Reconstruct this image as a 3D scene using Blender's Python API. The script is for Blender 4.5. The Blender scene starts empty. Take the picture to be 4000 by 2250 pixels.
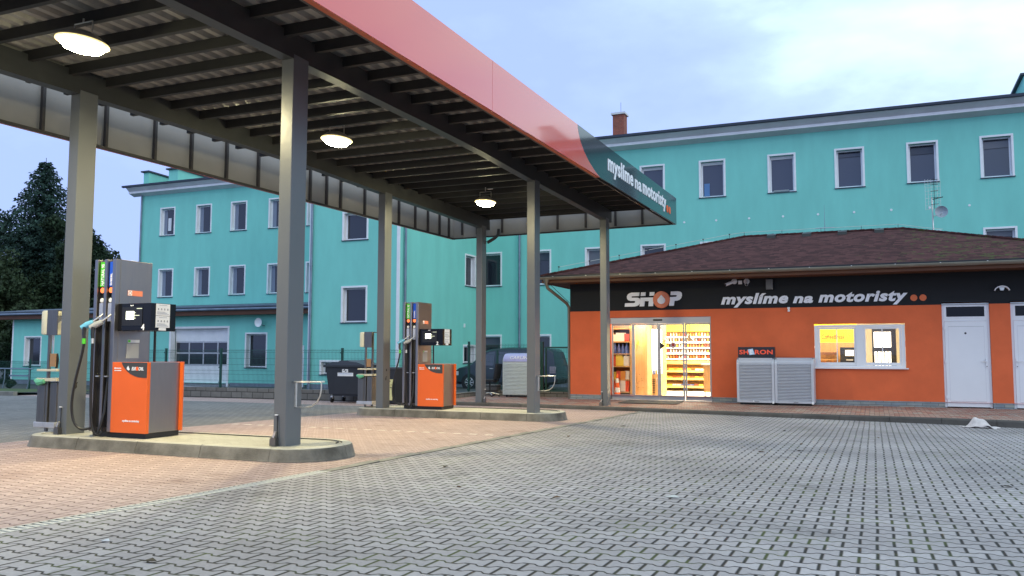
import bpy, bmesh, math, random
from mathutils import Vector, Matrix
random.seed(7)
R=math.radians
scene=bpy.context.scene
col=scene.collection
# ------------------------------------------------------------------ camera
cam_d=bpy.data.cameras.new('camera'); cam=bpy.data.objects.new('camera',cam_d); col.objects.link(cam)
scene.camera=cam
cam_d.sensor_width=36; cam_d.lens=3293.07/4000*36; cam_d.clip_start=.05; cam_d.clip_end=900
yaw,pitch,roll=.403797,.0786536,.001995
fwd=Vector((-math.sin(yaw)*math.cos(pitch),math.cos(yaw)*math.cos(pitch),math.sin(pitch)))
rt=Vector((math.cos(yaw),math.sin(yaw),0)); up=rt.cross(fwd)
r2=rt*math.cos(roll)+up*math.sin(roll); u2=-rt*math.sin(roll)+up*math.cos(roll)
m=Matrix((r2,u2,-fwd)).transposed().to_4x4(); m.translation=Vector((0,0,1.2)); cam.matrix_world=m
# ------------------------------------------------------------------ view
vs=scene.view_settings
vs.view_transform='Standard'; vs.look='None'; vs.gamma=1; vs.use_curve_mapping=False; vs.exposure=0.13
# ------------------------------------------------------------------ world: dusk sky with broken cloud
w=bpy.data.worlds.new('World'); scene.world=w; w.use_nodes=True
nt=w.node_tree; nt.nodes.clear()
def N(t,**k):
    n=nt.nodes.new(t)
    for a,b in k.items(): setattr(n,a,b)
    return n
L=lambda a,b: nt.links.new(a,b)
wo=N('ShaderNodeOutputWorld'); bg=N('ShaderNodeBackground'); bg.inputs[1].default_value=.15
sky=N('ShaderNodeTexSky',sky_type='NISHITA'); sky.sun_disc=False; sky.sun_elevation=R(7); sky.sun_rotation=R(115); sky.air_density=1.2; sky.ozone_density=3
tc=N('ShaderNodeTexCoord'); mp=N('ShaderNodeMapping'); mp.inputs['Scale'].default_value=(1,1,2.2); mp.inputs['Location'].default_value=(.35,.1,.55)
L(tc.outputs['Generated'],mp.inputs[0])
nz=N('ShaderNodeTexNoise'); nz.inputs['Scale'].default_value=2.4; nz.inputs['Detail'].default_value=5; nz.inputs['Roughness'].default_value=.48; nz.inputs['Distortion'].default_value=.25
L(mp.outputs[0],nz.inputs['Vector'])
# bright patch towards the upper right, deeper blue low in the west (left)
sx=N('ShaderNodeSeparateXYZ'); L(tc.outputs['Generated'],sx.inputs[0])
a1=N('ShaderNodeMath',operation='MULTIPLY_ADD'); a1.inputs[1].default_value=.22; a1.inputs[2].default_value=-.07; L(sx.outputs[0],a1.inputs[0])
a2=N('ShaderNodeMath',operation='MULTIPLY_ADD'); a2.inputs[1].default_value=.50; L(sx.outputs[2],a2.inputs[0]); L(a1.outputs[0],a2.inputs[2])
nz2=N('ShaderNodeTexNoise'); nz2.inputs['Scale'].default_value=6.5; nz2.inputs['Detail'].default_value=6; nz2.inputs['Roughness'].default_value=.55; L(mp.outputs[0],nz2.inputs['Vector'])
a5=N('ShaderNodeMath',operation='MULTIPLY_ADD'); a5.inputs[1].default_value=1.35; a5.inputs[2].default_value=-.36; L(nz.outputs['Fac'],a5.inputs[0])
a6=N('ShaderNodeMath',operation='MULTIPLY_ADD'); a6.inputs[1].default_value=.46; L(nz2.outputs['Fac'],a6.inputs[0]); L(a5.outputs[0],a6.inputs[2])
a3=N('ShaderNodeMath',operation='ADD'); L(a2.outputs[0],a3.inputs[0]); L(a6.outputs[0],a3.inputs[1])
rp=N('ShaderNodeValToRGB'); L(a3.outputs[0],rp.inputs[0]); e=rp.color_ramp.elements
e[0].position=.40; e[0].color=(.35,.47,.86,1)
e[1].position=.90; e[1].color=(.72,.92,1.0,1)
x=e.new(.54); x.color=(.40,.53,.92,1)
x=e.new(.64); x.color=(.46,.61,.96,1)
x=e.new(.74); x.color=(.58,.76,1.0,1)
sc8=N('ShaderNodeVectorMath',operation='SCALE'); sc8.inputs[3].default_value=9.0; L(rp.outputs[0],sc8.inputs[0])
mxs=N('ShaderNodeMix',data_type='RGBA'); mxs.inputs[0].default_value=.93; L(sky.outputs[0],mxs.inputs[6]); L(sc8.outputs[0],mxs.inputs[7])
L(mxs.outputs[2],bg.inputs[0]); L(bg.outputs[0],wo.inputs[0])
# ------------------------------------------------------------------ sun: almost gone, behind cloud
sl=bpy.data.lights.new('sun','SUN'); sl.energy=.5; sl.angle=R(25); sl.color=(1,.93,.88)
sun=bpy.data.objects.new('sun',sl); col.objects.link(sun)
sd=Vector((math.sin(R(115))*math.cos(R(20)),math.cos(R(115))*math.cos(R(20)),math.sin(R(20))))
sun.rotation_euler=sd.to_track_quat('Z','Y').to_euler()

# ================================================================== helpers
class MB:
    def __init__(s): s.v=[]; s.f=[]; s.smooth=False
    def face(s,*p):
        i=len(s.v); s.v+= [tuple(q) for q in p]; s.f.append(tuple(range(i,i+len(p)))); return s
    def box(s,x0,x1,y0,y1,z0,z1,taper=0):
        i=len(s.v); t=taper
        s.v+=[(x0,y0,z0),(x1,y0,z0),(x1,y1,z0),(x0,y1,z0),(x0+t,y0+t,z1),(x1-t,y0+t,z1),(x1-t,y1-t,z1),(x0+t,y1-t,z1)]
        for f in ((3,2,1,0),(4,5,6,7),(0,1,5,4),(1,2,6,5),(2,3,7,6),(3,0,4,7)): s.f.append(tuple(i+k for k in f))
        return s
    def bbox(s,x0,x1,y0,y1,z0,z1,b=.01):   # box with bevelled vertical + horizontal edges
        bm=bmesh.new(); bmesh.ops.create_cube(bm,size=1)
        for v in bm.verts: v.co=Vector(((x0+x1)/2+v.co.x*(x1-x0),(y0+y1)/2+v.co.y*(y1-y0),(z0+z1)/2+v.co.z*(z1-z0)))
        bmesh.ops.bevel(bm,geom=bm.edges[:],offset=b,segments=2,affect='EDGES',profile=.6)
        return s.add(bm)
    def add(s,bm,mat=None):
        if mat: bm.transform(mat)
        i=len(s.v); bm.verts.index_update()
        s.v+=[tuple(v.co) for v in bm.verts]; s.f+=[tuple(i+v.index for v in f.verts) for f in bm.faces]; bm.free(); return s
    def prism(s,pts,axis,a,b):   # pts: 2D outline ; axis 'x','y','z' extruded a..b
        def P(p,t):
            return (t,p[0],p[1]) if axis=='x' else (p[0],t,p[1]) if axis=='y' else (p[0],p[1],t)
        i=len(s.v); n=len(pts)
        s.v+=[P(p,a) for p in pts]+[P(p,b) for p in pts]
        s.f.append(tuple(i+k for k in range(n))); s.f.append(tuple(i+n+k for k in reversed(range(n))))
        for k in range(n): s.f.append((i+k,i+n+k,i+n+(k+1)%n,i+(k+1)%n))
        return s
    def tube(s,pts,r,n=8,closed=False,caps=True):
        pts=[Vector(p) for p in pts]; i0=len(s.v); m=len(pts); prev=None
        for k,p in enumerate(pts):
            if closed: d=pts[(k+1)%m]-pts[k-1]
            else: d=(pts[min(k+1,m-1)]-pts[max(k-1,0)])
            d.normalize()
            if prev is None:
                a=Vector((0,0,1)) if abs(d.z)<.9 else Vector((1,0,0))
                u=d.cross(a).normalized()
            else: u=(prev-d*prev.dot(d)).normalized()
            prev=u; v=d.cross(u); rr=r[k] if isinstance(r,(list,tuple)) else r
            for j in range(n):
                t=2*math.pi*j/n; s.v.append(tuple(p+u*math.cos(t)*rr+v*math.sin(t)*rr))
        for k in range(m if closed else m-1):
            for j in range(n):
                a=i0+k*n+j; b=i0+k*n+(j+1)%n; c=i0+((k+1)%m)*n+(j+1)%n; d=i0+((k+1)%m)*n+j
                s.f.append((a,b,c,d))
        if not closed and caps:
            s.f.append(tuple(i0+j for j in reversed(range(n)))); s.f.append(tuple(i0+(m-1)*n+j for j in range(n)))
        return s
    def cyl(s,c,r,h,axis='z',n=20,r2=None):
        c=Vector(c); d={'x':Vector((1,0,0)),'y':Vector((0,1,0)),'z':Vector((0,0,1))}[axis]
        return s.tube([c,c+d*h],[r,r if r2 is None else r2],n)
    def lathe(s,c,prof,n=20,axis='z'):
        i=len(s.v); c=Vector(c)
        for r,z in prof:
            for j in range(n):
                t=2*math.pi*j/n
                q=(r*math.cos(t),r*math.sin(t),z) if axis=='z' else (r*math.cos(t),z,r*math.sin(t)) if axis=='y' else (z,r*math.cos(t),r*math.sin(t))
                s.v.append(tuple(c+Vector(q)))
        for k in range(len(prof)-1):
            for j in range(n): s.f.append((i+k*n+j,i+k*n+(j+1)%n,i+(k+1)*n+(j+1)%n,i+(k+1)*n+j))
        return s
    def grid(s,xs,ys,fn):
        i=len(s.v); s.v+=[(x,y,fn(x,y)) for y in ys for x in xs]; n=len(xs)
        for b in range(len(ys)-1):
            for a in range(n-1): s.f.append((i+b*n+a,i+b*n+a+1,i+(b+1)*n+a+1,i+(b+1)*n+a))
        return s
    def mesh(s,name,org=(0,0,0)):
        me=bpy.data.meshes.new(name); o=Vector(org)
        me.from_pydata([tuple(Vector(v)-o) for v in s.v],[],s.f)
        bm=bmesh.new(); bm.from_mesh(me); bmesh.ops.recalc_face_normals(bm,faces=bm.faces[:]); bm.to_mesh(me); bm.free()
        me.validate()
        if s.smooth:
            for p in me.polygons: p.use_smooth=True
            try: me.set_sharp_from_angle(angle=R(38))
            except Exception: pass
        return me
    def sm(s): s.smooth=True; return s
def root_of(o):
    while o.parent: o=o.parent
    return o
def link(name,me,mat,parent=None,label=None):
    o=bpy.data.objects.new(name,me); col.objects.link(o)
    if mat:
        for mm in (mat if isinstance(mat,list) else [mat]): me.materials.append(mm)
    if parent is not None: o.parent=parent
    if label: o['label']=label
    return o
def part(mb,name,mat,parent,label=None):       # coordinates in world; stored relative to the thing's base
    rr=root_of(parent); return link(name,mb.mesh(name,rr.location),mat,parent,label)
def thing(name,label,cat,loc=(0,0,0),group=None):
    o=bpy.data.objects.new(name,None); col.objects.link(o); o.location=loc; o.empty_display_size=.2
    o['label']=label; o['category']=cat
    if group: o['group']=group
    return o
def single(mb,name,mat,label,cat,group=None):
    xs=[v[0] for v in mb.v]; ys=[v[1] for v in mb.v]; zs=[v[2] for v in mb.v]
    c=Vector(((min(xs)+max(xs))/2,(min(ys)+max(ys))/2,min(zs)))
    o=link(name,mb.mesh(name,c),mat); o.location=c; o['label']=label; o['category']=cat
    if group: o['group']=group
    return o
def struct(mb,name,mat,kind='structure',label=None):
    o=link(name,mb.mesh(name),mat); o['kind']=kind
    if label: o['label']=label
    return o
def kids(o): return list(o.children)
def copy_tree(o,parent=None,loc=None,label=None,skip=()):
    c=o.copy(); col.objects.link(c)
    if parent is not None: c.parent=parent
    if loc is not None: c.location=loc
    if label: c['label']=label
    for ch in kids(o):
        if ch in skip: continue
        copy_tree(ch,c)
    return c
def text_mb(s,x0,x1,z0,z1,y=0,depth=.01,bold=.0,shear=0.,axis='y',flip=False,extr=True):
    """lettering fitted into a box; axis 'y': reads in XZ facing -Y ; 'x': reads in YZ facing +X"""
    c=bpy.data.curves.new('t','FONT'); c.body=s; c.size=1; c.offset=bold; c.shear=shear; c.resolution_u=3; c.space_character=1.0+bold*2.2
    if extr: c.extrude=.02
    o=bpy.data.objects.new('t',c); col.objects.link(o)
    dg=bpy.context.evaluated_depsgraph_get(); me=bpy.data.meshes.new_from_object(o.evaluated_get(dg))
    vs_=[v.co.copy() for v in me.vertices]; fs=[tuple(p.vertices) for p in me.polygons]
    bpy.data.objects.remove(o); bpy.data.curves.remove(c); bpy.data.meshes.remove(me)
    ax=min(v.x for v in vs_); bx=max(v.x for v in vs_); ay=min(v.y for v in vs_); by=max(v.y for v in vs_)
    mb=MB(); 
    for v in vs_:
        u=(v.x-ax)/(bx-ax); t=(v.y-ay)/(by-ay); d=(-v.z/.02 if extr else 0)*depth/2
        if axis=='y': mb.v.append((x0+(x1-x0)*u,y+d,z0+(z1-z0)*t))
        elif axis=='x': mb.v.append((y-d,x0+(x1-x0)*u,z0+(z1-z0)*t))
        elif axis=='v': mb.v.append((x1-(x1-x0)*t,y+d,z0+(z1-z0)*u))   # reads upward, facing -Y
    mb.f=fs; return mb
def wall_holes(u0,u1,z0,z1,holes,P,depth=0):
    """P(u,d,z)->xyz ; front sheet with rectangular holes and their reveals (depth)"""
    holes=[(max(a,u0),min(b,u1),max(c,z0),min(d,z1)) for a,b,c,d in holes]; holes=[h for h in holes if h[1]>h[0] and h[3]>h[2]]
    us=sorted({u0,u1}|{h[0] for h in holes}|{h[1] for h in holes}); zs=sorted({z0,z1}|{h[2] for h in holes}|{h[3] for h in holes})
    mb=MB()
    for a in range(len(us)-1):
        for b in range(len(zs)-1):
            cu=(us[a]+us[a+1])/2; cz=(zs[b]+zs[b+1])/2
            if any(h[0]<cu<h[1] and h[2]<cz<h[3] for h in holes): continue
            mb.face(P(us[a],0,zs[b]),P(us[a+1],0,zs[b]),P(us[a+1],0,zs[b+1]),P(us[a],0,zs[b+1]))
    if depth:
        for h in holes:
            a,b,c,d=h
            for (p,q,r_,s_) in ((a,c,b,c),(b,c,b,d),(b,d,a,d),(a,d,a,c)):
                mb.face(P(p,0,q),P(r_,0,s_),P(r_,depth,s_),P(p,depth,q))
    return mb

# ================================================================== materials
MATS={}
def mat(name,color,rough=.6,metal=0,var=.0,vscale=3,bump=.0,bscale=60,spec=.5,emit=None,estr=0,coat=0,col2=None,stretch=None):
    if name in MATS: return MATS[name]
    m=bpy.data.materials.new(name); m.use_nodes=True; n=m.node_tree; b=n.nodes['Principled BSDF']
    b.inputs['Base Color'].default_value=(*color,1); b.inputs['Roughness'].default_value=rough; b.inputs['Metallic'].default_value=metal
    b.inputs['Specular IOR Level'].default_value=spec
    if coat: b.inputs['Coat Weight'].default_value=coat; b.inputs['Coat Roughness'].default_value=.05
    if emit: b.inputs['Emission Color'].default_value=(*emit,1); b.inputs['Emission Strength'].default_value=estr
    tcn=n.nodes.new('ShaderNodeTexCoord'); src=tcn.outputs['Object']
    if stretch:
        mpp=n.nodes.new('ShaderNodeMapping'); mpp.inputs['Scale'].default_value=stretch; n.links.new(src,mpp.inputs[0]); src=mpp.outputs[0]
    if var or col2:
        z=n.nodes.new('ShaderNodeTexNoise'); z.inputs['Scale'].default_value=vscale; z.inputs['Detail'].default_value=6; z.inputs['Roughness'].default_value=.62
        n.links.new(src,z.inputs['Vector'])
        rp=n.nodes.new('ShaderNodeValToRGB'); rp.color_ramp.elements[0].position=.32; rp.color_ramp.elements[1].position=.68
        c2=col2 or tuple(min(1,c*(1+var)) for c in color); c1=tuple(c*(1-var) for c in color)
        rp.color_ramp.elements[0].color=(*c1,1); rp.color_ramp.elements[1].color=(*c2,1)
        n.links.new(z.outputs['Fac'],rp.inputs[0]); n.links.new(rp.outputs[0],b.inputs['Base Color'])
        mr=n.nodes.new('ShaderNodeMapRange'); mr.inputs[3].default_value=max(0,rough-.08); mr.inputs[4].default_value=min(1,rough+.1)
        n.links.new(z.outputs['Fac'],mr.inputs[0]); n.links.new(mr.outputs[0],b.inputs['Roughness'])
    if bump:
        z2=n.nodes.new('ShaderNodeTexNoise'); z2.inputs['Scale'].default_value=bscale; z2.inputs['Detail'].default_value=3
        n.links.new(src,z2.inputs['Vector'])
        bp=n.nodes.new('ShaderNodeBump'); bp.inputs['Strength'].default_value=bump; bp.inputs['Distance'].default_value=.01
        n.links.new(z2.outputs['Fac'],bp.inputs['Height']); n.links.new(bp.outputs[0],b.inputs['Normal'])
    MATS[name]=m; return m
def paver(name,cols,joint,Lx=.2,H=.165,A=.011,wd=.004,we=.006,stain=.0,stainc=(.1,.1,.1),moss=.3,rough=.8):
    m=bpy.data.materials.new(name); m.use_nodes=True; n=m.node_tree; b=n.nodes['Principled BSDF']; lk=n.links.new
    def M(op,a,b_=None,c=None):
        q=n.nodes.new('ShaderNodeMath'); q.operation=op
        for i,v in enumerate((a,b_,c)):
            if v is None: continue
            if isinstance(v,(int,float)): q.inputs[i].default_value=v
            else: lk(v,q.inputs[i])
        return q.outputs[0]
    g=n.nodes.new('ShaderNodeNewGeometry'); s=n.nodes.new('ShaderNodeSeparateXYZ'); lk(g.outputs['Position'],s.inputs[0])
    wz=n.nodes.new('ShaderNodeTexNoise'); wz.inputs['Scale'].default_value=1.3; lk(g.outputs['Position'],wz.inputs['Vector'])
    ws=n.nodes.new('ShaderNodeSeparateXYZ'); lk(wz.outputs['Color'],ws.inputs[0])
    X=M('MULTIPLY_ADD',ws.outputs[0],.02,s.outputs[0]); Y=M('MULTIPLY_ADD',ws.outputs[1],.02,s.outputs[1])
    yh=M('DIVIDE',Y,H); nn=M('ROUND',yh); par=M('FLOORED_MODULO',nn,2.0); sg=M('MULTIPLY_ADD',par,-2.0,1.0)
    c=M('COSINE',M('MULTIPLY',X,2*math.pi/Lx)); c=M('MAXIMUM',M('MINIMUM',M('MULTIPLY',c,2.2),1.0),-1.0)
    d=M('SUBTRACT',M('SUBTRACT',yh,nn),M('MULTIPLY',M('MULTIPLY',c,sg),A/H))
    dl=M('MULTIPLY',M('ABSOLUTE',d),H)
    row=M('SUBTRACT',nn,M('LESS_THAN',d,0.0))
    off=M('MULTIPLY',M('FLOORED_MODULO',M('ADD',row,1.0),2.0),.5)
    u=M('SUBTRACT',M('DIVIDE',X,Lx),off); ru=M('ROUND',u); de=M('MULTIPLY',M('ABSOLUTE',M('SUBTRACT',u,ru)),Lx)
    blk=M('FLOOR',u)
    ml=n.nodes.new('ShaderNodeMapRange'); ml.inputs[1].default_value=wd*.6; ml.inputs[2].default_value=wd*1.6; lk(dl,ml.inputs[0])
    me_=n.nodes.new('ShaderNodeMapRange'); me_.inputs[1].default_value=we*.6; me_.inputs[2].default_value=we*1.6; lk(de,me_.inputs[0])
    fac=M('MINIMUM',ml.outputs[0],me_.outputs[0])
    cb=n.nodes.new('ShaderNodeCombineXYZ'); lk(blk,cb.inputs[0]); lk(row,cb.inputs[1])
    wn=n.nodes.new('ShaderNodeTexWhiteNoise'); wn.noise_dimensions='2D'; lk(cb.outputs[0],wn.inputs['Vector'])
    rp=n.nodes.new('ShaderNodeValToRGB'); lk(wn.outputs['Value'],rp.inputs[0]); el=rp.color_ramp.elements
    for i,cc in enumerate(cols):
        p=i/(len(cols)-1) if len(cols)>1 else 0
        if i<2: el[i].position=p if i==0 else (1 if len(cols)==2 else p); el[i].color=(*cc,1)
        else: e2=el.new(p); e2.color=(*cc,1)
    z=n.nodes.new('ShaderNodeTexNoise'); z.inputs['Scale'].default_value=.35; z.inputs['Detail'].default_value=7; z.inputs['Roughness'].default_value=.6; lk(g.outputs['Position'],z.inputs['Vector'])
    z3=n.nodes.new('ShaderNodeTexNoise'); z3.inputs['Scale'].default_value=45; z3.inputs['Detail'].default_value=4; lk(g.outputs['Position'],z3.inputs['Vector'])
    mr=n.nodes.new('ShaderNodeMapRange'); mr.inputs[1].default_value=.3; mr.inputs[2].default_value=.7; mr.inputs[3].default_value=1-stain; mr.inputs[4].default_value=1.06; lk(z.outputs['Fac'],mr.inputs[0])
    mr3=n.nodes.new('ShaderNodeMapRange'); mr3.inputs[1].default_value=.25; mr3.inputs[2].default_value=.75; mr3.inputs[3].default_value=.86; mr3.inputs[4].default_value=1.1; lk(z3.outputs['Fac'],mr3.inputs[0])
    k=M('MULTIPLY',mr.outputs[0],mr3.outputs[0])
    sc=n.nodes.new('ShaderNodeVectorMath'); sc.operation='SCALE'; lk(rp.outputs[0],sc.inputs[0]); lk(k,sc.inputs[3])
    # oil spots
    vo=n.nodes.new('ShaderNodeTexNoise'); vo.inputs['Scale'].default_value=1.1; vo.inputs['Detail'].default_value=9; vo.inputs['Roughness'].default_value=.7; lk(g.outputs['Position'],vo.inputs['Vector'])
    mo=n.nodes.new('ShaderNodeMapRange'); mo.inputs[1].default_value=.56; mo.inputs[2].default_value=.70; mo.inputs[4].default_value=.6; lk(vo.outputs['Fac'],mo.inputs[0])
    mx0=n.nodes.new('ShaderNodeMix'); mx0.data_type='RGBA'; lk(mo.outputs[0],mx0.inputs[0]); lk(sc.outputs[0],mx0.inputs[6]); mx0.inputs[7].default_value=(*stainc,1)
    # moss in joints
    zm=n.nodes.new('ShaderNodeTexNoise'); zm.inputs['Scale'].default_value=2.3; zm.inputs['Detail'].default_value=5; lk(g.outputs['Position'],zm.inputs['Vector'])
    mm=n.nodes.new('ShaderNodeMapRange'); mm.inputs[1].default_value=.5; mm.inputs[2].default_value=.62; mm.inputs[4].default_value=moss; lk(zm.outputs['Fac'],mm.inputs[0])
    mj=n.nodes.new('ShaderNodeMix'); mj.data_type='RGBA'; lk(mm.outputs[0],mj.inputs[0]); mj.inputs[6].default_value=(*joint,1); mj.inputs[7].default_value=(.06,.08,.015,1)
    mx=n.nodes.new('ShaderNodeMix'); mx.data_type='RGBA'; lk(fac,mx.inputs[0]); lk(mj.outputs[2],mx.inputs[6]); lk(mx0.outputs[2],mx.inputs[7])
    lk(mx.outputs[2],b.inputs['Base Color']); b.inputs['Roughness'].default_value=rough; b.inputs['Specular IOR Level'].default_value=.35
    h1=n.nodes.new('ShaderNodeMapRange'); h1.interpolation_type='SMOOTHSTEP'; h1.inputs[1].default_value=0; h1.inputs[2].default_value=.016; lk(M('MINIMUM',dl,de),h1.inputs[0])
    hh=M('ADD',M('ADD',h1.outputs[0],M('MULTIPLY',z3.outputs['Fac'],.12)),M('MULTIPLY',wn.outputs['Value'],.3))
    bp=n.nodes.new('ShaderNodeBump'); bp.inputs['Strength'].default_value=.8; bp.inputs['Distance'].default_value=.006; lk(hh,bp.inputs['Height']); lk(bp.outputs[0],b.inputs['Normal'])
    return m
def glass_mat(name,tint=(1,1,1),refl=.12):
    m=bpy.data.materials.new(name); m.use_nodes=True; n=m.node_tree; n.nodes.clear()
    o=n.nodes.new('ShaderNodeOutputMaterial'); t=n.nodes.new('ShaderNodeBsdfTransparent'); t.inputs[0].default_value=(*tint,1)
    g=n.nodes.new('ShaderNodeBsdfGlossy'); g.inputs['Roughness'].default_value=.02; mx=n.nodes.new('ShaderNodeMixShader')
    fr=n.nodes.new('ShaderNodeFresnel'); fr.inputs[0].default_value=1.45
    n.links.new(fr.outputs[0],mx.inputs[0]); n.links.new(t.outputs[0],mx.inputs[1]); n.links.new(g.outputs[0],mx.inputs[2]); n.links.new(mx.outputs[0],o.inputs[0])
    return m
def shingle(name):
    m=bpy.data.materials.new(name); m.use_nodes=True; n=m.node_tree; b=n.nodes['Principled BSDF']; lk=n.links.new
    g=n.nodes.new('ShaderNodeNewGeometry'); s=n.nodes.new('ShaderNodeSeparateXYZ'); lk(g.outputs['Position'],s.inputs[0])
    def M(op,a,b_=None,c=None):
        q=n.nodes.new('ShaderNodeMath'); q.operation=op
        for i,v in enumerate((a,b_,c)):
            if v is None: continue
            if isinstance(v,(int,float)): q.inputs[i].default_value=v
            else: lk(v,q.inputs[i])
        return q.outputs[0]
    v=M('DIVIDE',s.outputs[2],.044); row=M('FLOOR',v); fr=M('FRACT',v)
    xy=M('ADD',s.outputs[0],M('MULTIPLY',s.outputs[1],.0)); u=M('ADD',M('DIVIDE',xy,.17),M('MULTIPLY',row,.37)); fu=M('FLOOR',u)
    cb=n.nodes.new('ShaderNodeCombineXYZ'); lk(fu,cb.inputs[0]); lk(row,cb.inputs[1])
    wn=n.nodes.new('ShaderNodeTexWhiteNoise'); wn.noise_dimensions='2D'; lk(cb.outputs[0],wn.inputs['Vector'])
    rp=n.nodes.new('ShaderNodeValToRGB'); rp.color_ramp.elements[0].color=(.045,.016,.016,1); rp.color_ramp.elements[1].color=(.105,.040,.038,1); lk(wn.outputs['Value'],rp.inputs[0])
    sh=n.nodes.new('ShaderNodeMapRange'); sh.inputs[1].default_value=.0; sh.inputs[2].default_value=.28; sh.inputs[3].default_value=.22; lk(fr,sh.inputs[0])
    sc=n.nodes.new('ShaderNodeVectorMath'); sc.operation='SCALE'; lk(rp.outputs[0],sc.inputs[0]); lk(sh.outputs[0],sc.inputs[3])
    z=n.nodes.new('ShaderNodeTexNoise'); z.inputs['Scale'].default_value=4; z.inputs['Detail'].default_value=8; z.inputs['Roughness'].default_value=.75; lk(g.outputs['Position'],z.inputs['Vector'])
    gx=n.nodes.new('ShaderNodeMapRange'); gx.inputs[1].default_value=-1.5; gx.inputs[2].default_value=1.5; gx.inputs[3].default_value=-.16; gx.inputs[4].default_value=.02; lk(s.outputs[0],gx.inputs[0])
    zz=M('ADD',z.outputs['Fac'],gx.outputs[0]); mo=n.nodes.new('ShaderNodeMapRange'); mo.inputs[1].default_value=.555; mo.inputs[2].default_value=.61; mo.inputs[4].default_value=.85; lk(zz,mo.inputs[0])
    mx=n.nodes.new('ShaderNodeMix'); mx.data_type='RGBA'; lk(mo.outputs[0],mx.inputs[0]); lk(sc.outputs[0],mx.inputs[6]); mx.inputs[7].default_value=(.06,.085,.02,1)
    lk(mx.outputs[2],b.inputs['Base Color']); b.inputs['Roughness'].default_value=.9; b.inputs['Specular IOR Level'].default_value=.2
    bp=n.nodes.new('ShaderNodeBump'); bp.inputs['Strength'].default_value=.6; bp.inputs['Distance'].default_value=.02; lk(M('ADD',fr,M('MULTIPLY',wn.outputs['Value'],.5)),bp.inputs['Height']); lk(bp.outputs[0],b.inputs['Normal'])
    return m
def brick_mat(name,c1,c2,mortar,scale,bw=.5,rh=.25,ms=.02,plane='xz',rough=.85):
    m=bpy.data.materials.new(name); m.use_nodes=True; n=m.node_tree; b=n.nodes['Principled BSDF']; lk=n.links.new
    g=n.nodes.new('ShaderNodeNewGeometry'); s=n.nodes.new('ShaderNodeSeparateXYZ'); lk(g.outputs['Position'],s.inputs[0]); c=n.nodes.new('ShaderNodeCombineXYZ')
    ad=n.nodes.new('ShaderNodeMath'); ad.operation='ADD'; lk(s.outputs[0],ad.inputs[0]); lk(s.outputs[1],ad.inputs[1])
    lk(ad.outputs[0],c.inputs[0]); lk(s.outputs[2],c.inputs[1])
    br=n.nodes.new('ShaderNodeTexBrick'); br.inputs['Scale'].default_value=scale; br.inputs['Brick Width'].default_value=bw; br.inputs['Row Height'].default_value=rh; br.inputs['Mortar Size'].default_value=ms
    br.inputs['Color1'].default_value=(*c1,1); br.inputs['Color2'].default_value=(*c2,1); br.inputs['Mortar'].default_value=(*mortar,1); lk(c.outputs[0],br.inputs['Vector'])
    z=n.nodes.new('ShaderNodeTexNoise'); z.inputs['Scale'].default_value=5; z.inputs['Detail'].default_value=6; lk(g.outputs['Position'],z.inputs['Vector'])
    mr=n.nodes.new('ShaderNodeMapRange'); mr.inputs[3].default_value=.6; mr.inputs[4].default_value=1.4; lk(z.outputs['Fac'],mr.inputs[0])
    sc=n.nodes.new('ShaderNodeVectorMath'); sc.operation='SCALE'; lk(br.outputs['Color'],sc.inputs[0]); lk(mr.outputs[0],sc.inputs[3]); lk(sc.outputs[0],b.inputs['Base Color'])
    b.inputs['Roughness'].default_value=rough
    bp=n.nodes.new('ShaderNodeBump'); bp.inputs['Strength'].default_value=.4; bp.inputs['Distance'].default_value=.01; bp.invert=True; lk(br.outputs['Fac'],bp.inputs['Height']); lk(bp.outputs[0],b.inputs['Normal'])
    return m

# ---- palette
teal=mat('teal_render',(.235,.65,.56),.85,var=.06,vscale=1.0,bump=.25,bscale=25,spec=.2,stretch=(1.1,1.1,.3))
white_p=mat('white_paint',(.86,.86,.87),.6,var=.06,vscale=2)
pvc=mat('white_pvc',(.76,.78,.82),.35,var=.03,vscale=1)
cornice_g=mat('cornice_grey',(.68,.68,.69),.8,var=.08,vscale=1)
dark_metal=mat('dark_gutter',(.035,.045,.07),.5,var=.2)
zinc=mat('weathered_zinc',(.20,.25,.32),.5,metal=.5,var=.2,vscale=2)
pane_m=mat('dark_pane',(.018,.021,.030),.06,spec=.6,coat=.25)
pane_blind=mat('pane_with_blind',(.050,.060,.095),.12,spec=.6,coat=.25)
column_m=mat('column_paint',(.125,.135,.145),.30,var=.012,vscale=2,bump=.10,bscale=12,spec=.55)  # one even paint for every face of the columns
beam_m=mat('beam_paint',(.040,.043,.045),.38,var=.15,vscale=3,spec=.45)
purlin_m=mat('purlin_paint',(.019,.020,.021),.55,var=.2,vscale=3)
sheet_m=mat('roof_sheet_underside',(.27,.265,.25),.36,var=.25,vscale=2)
fascia_in=mat('fascia_back',(.27,.26,.25),.55,var=.06,vscale=2)
rail_m=mat('frame_brown',(.035,.03,.03),.6)
orange_g=mat('orange_fascia',(.78,.075,.035),.14,spec=.8,coat=1)
dark_g=mat('dark_fascia',(.020,.030,.038),.10,spec=.5,coat=.35)
orange_w=mat('orange_render',(.70,.145,.055),.8,var=.09,vscale=1.3,bump=.2,bscale=40,spec=.25)
black_w=mat('black_render',(.014,.016,.019),.75,var=.15,vscale=1,bump=.2,bscale=40,spec=.3)
steel=mat('brushed_steel',(.33,.305,.29),.34,metal=1,var=.03,vscale=6,stretch=(4,4,.6))
steel_d=mat('dark_steel',(.20,.19,.175),.36,metal=.9,var=.12,vscale=5,stretch=(10,10,.8))
galv=mat('galvanised',(.66,.64,.60),.38,metal=.85,var=.12,vscale=9)
orange_p=mat('pump_orange',(.80,.13,.012),.30,coat=.3,var=.03)
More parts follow.
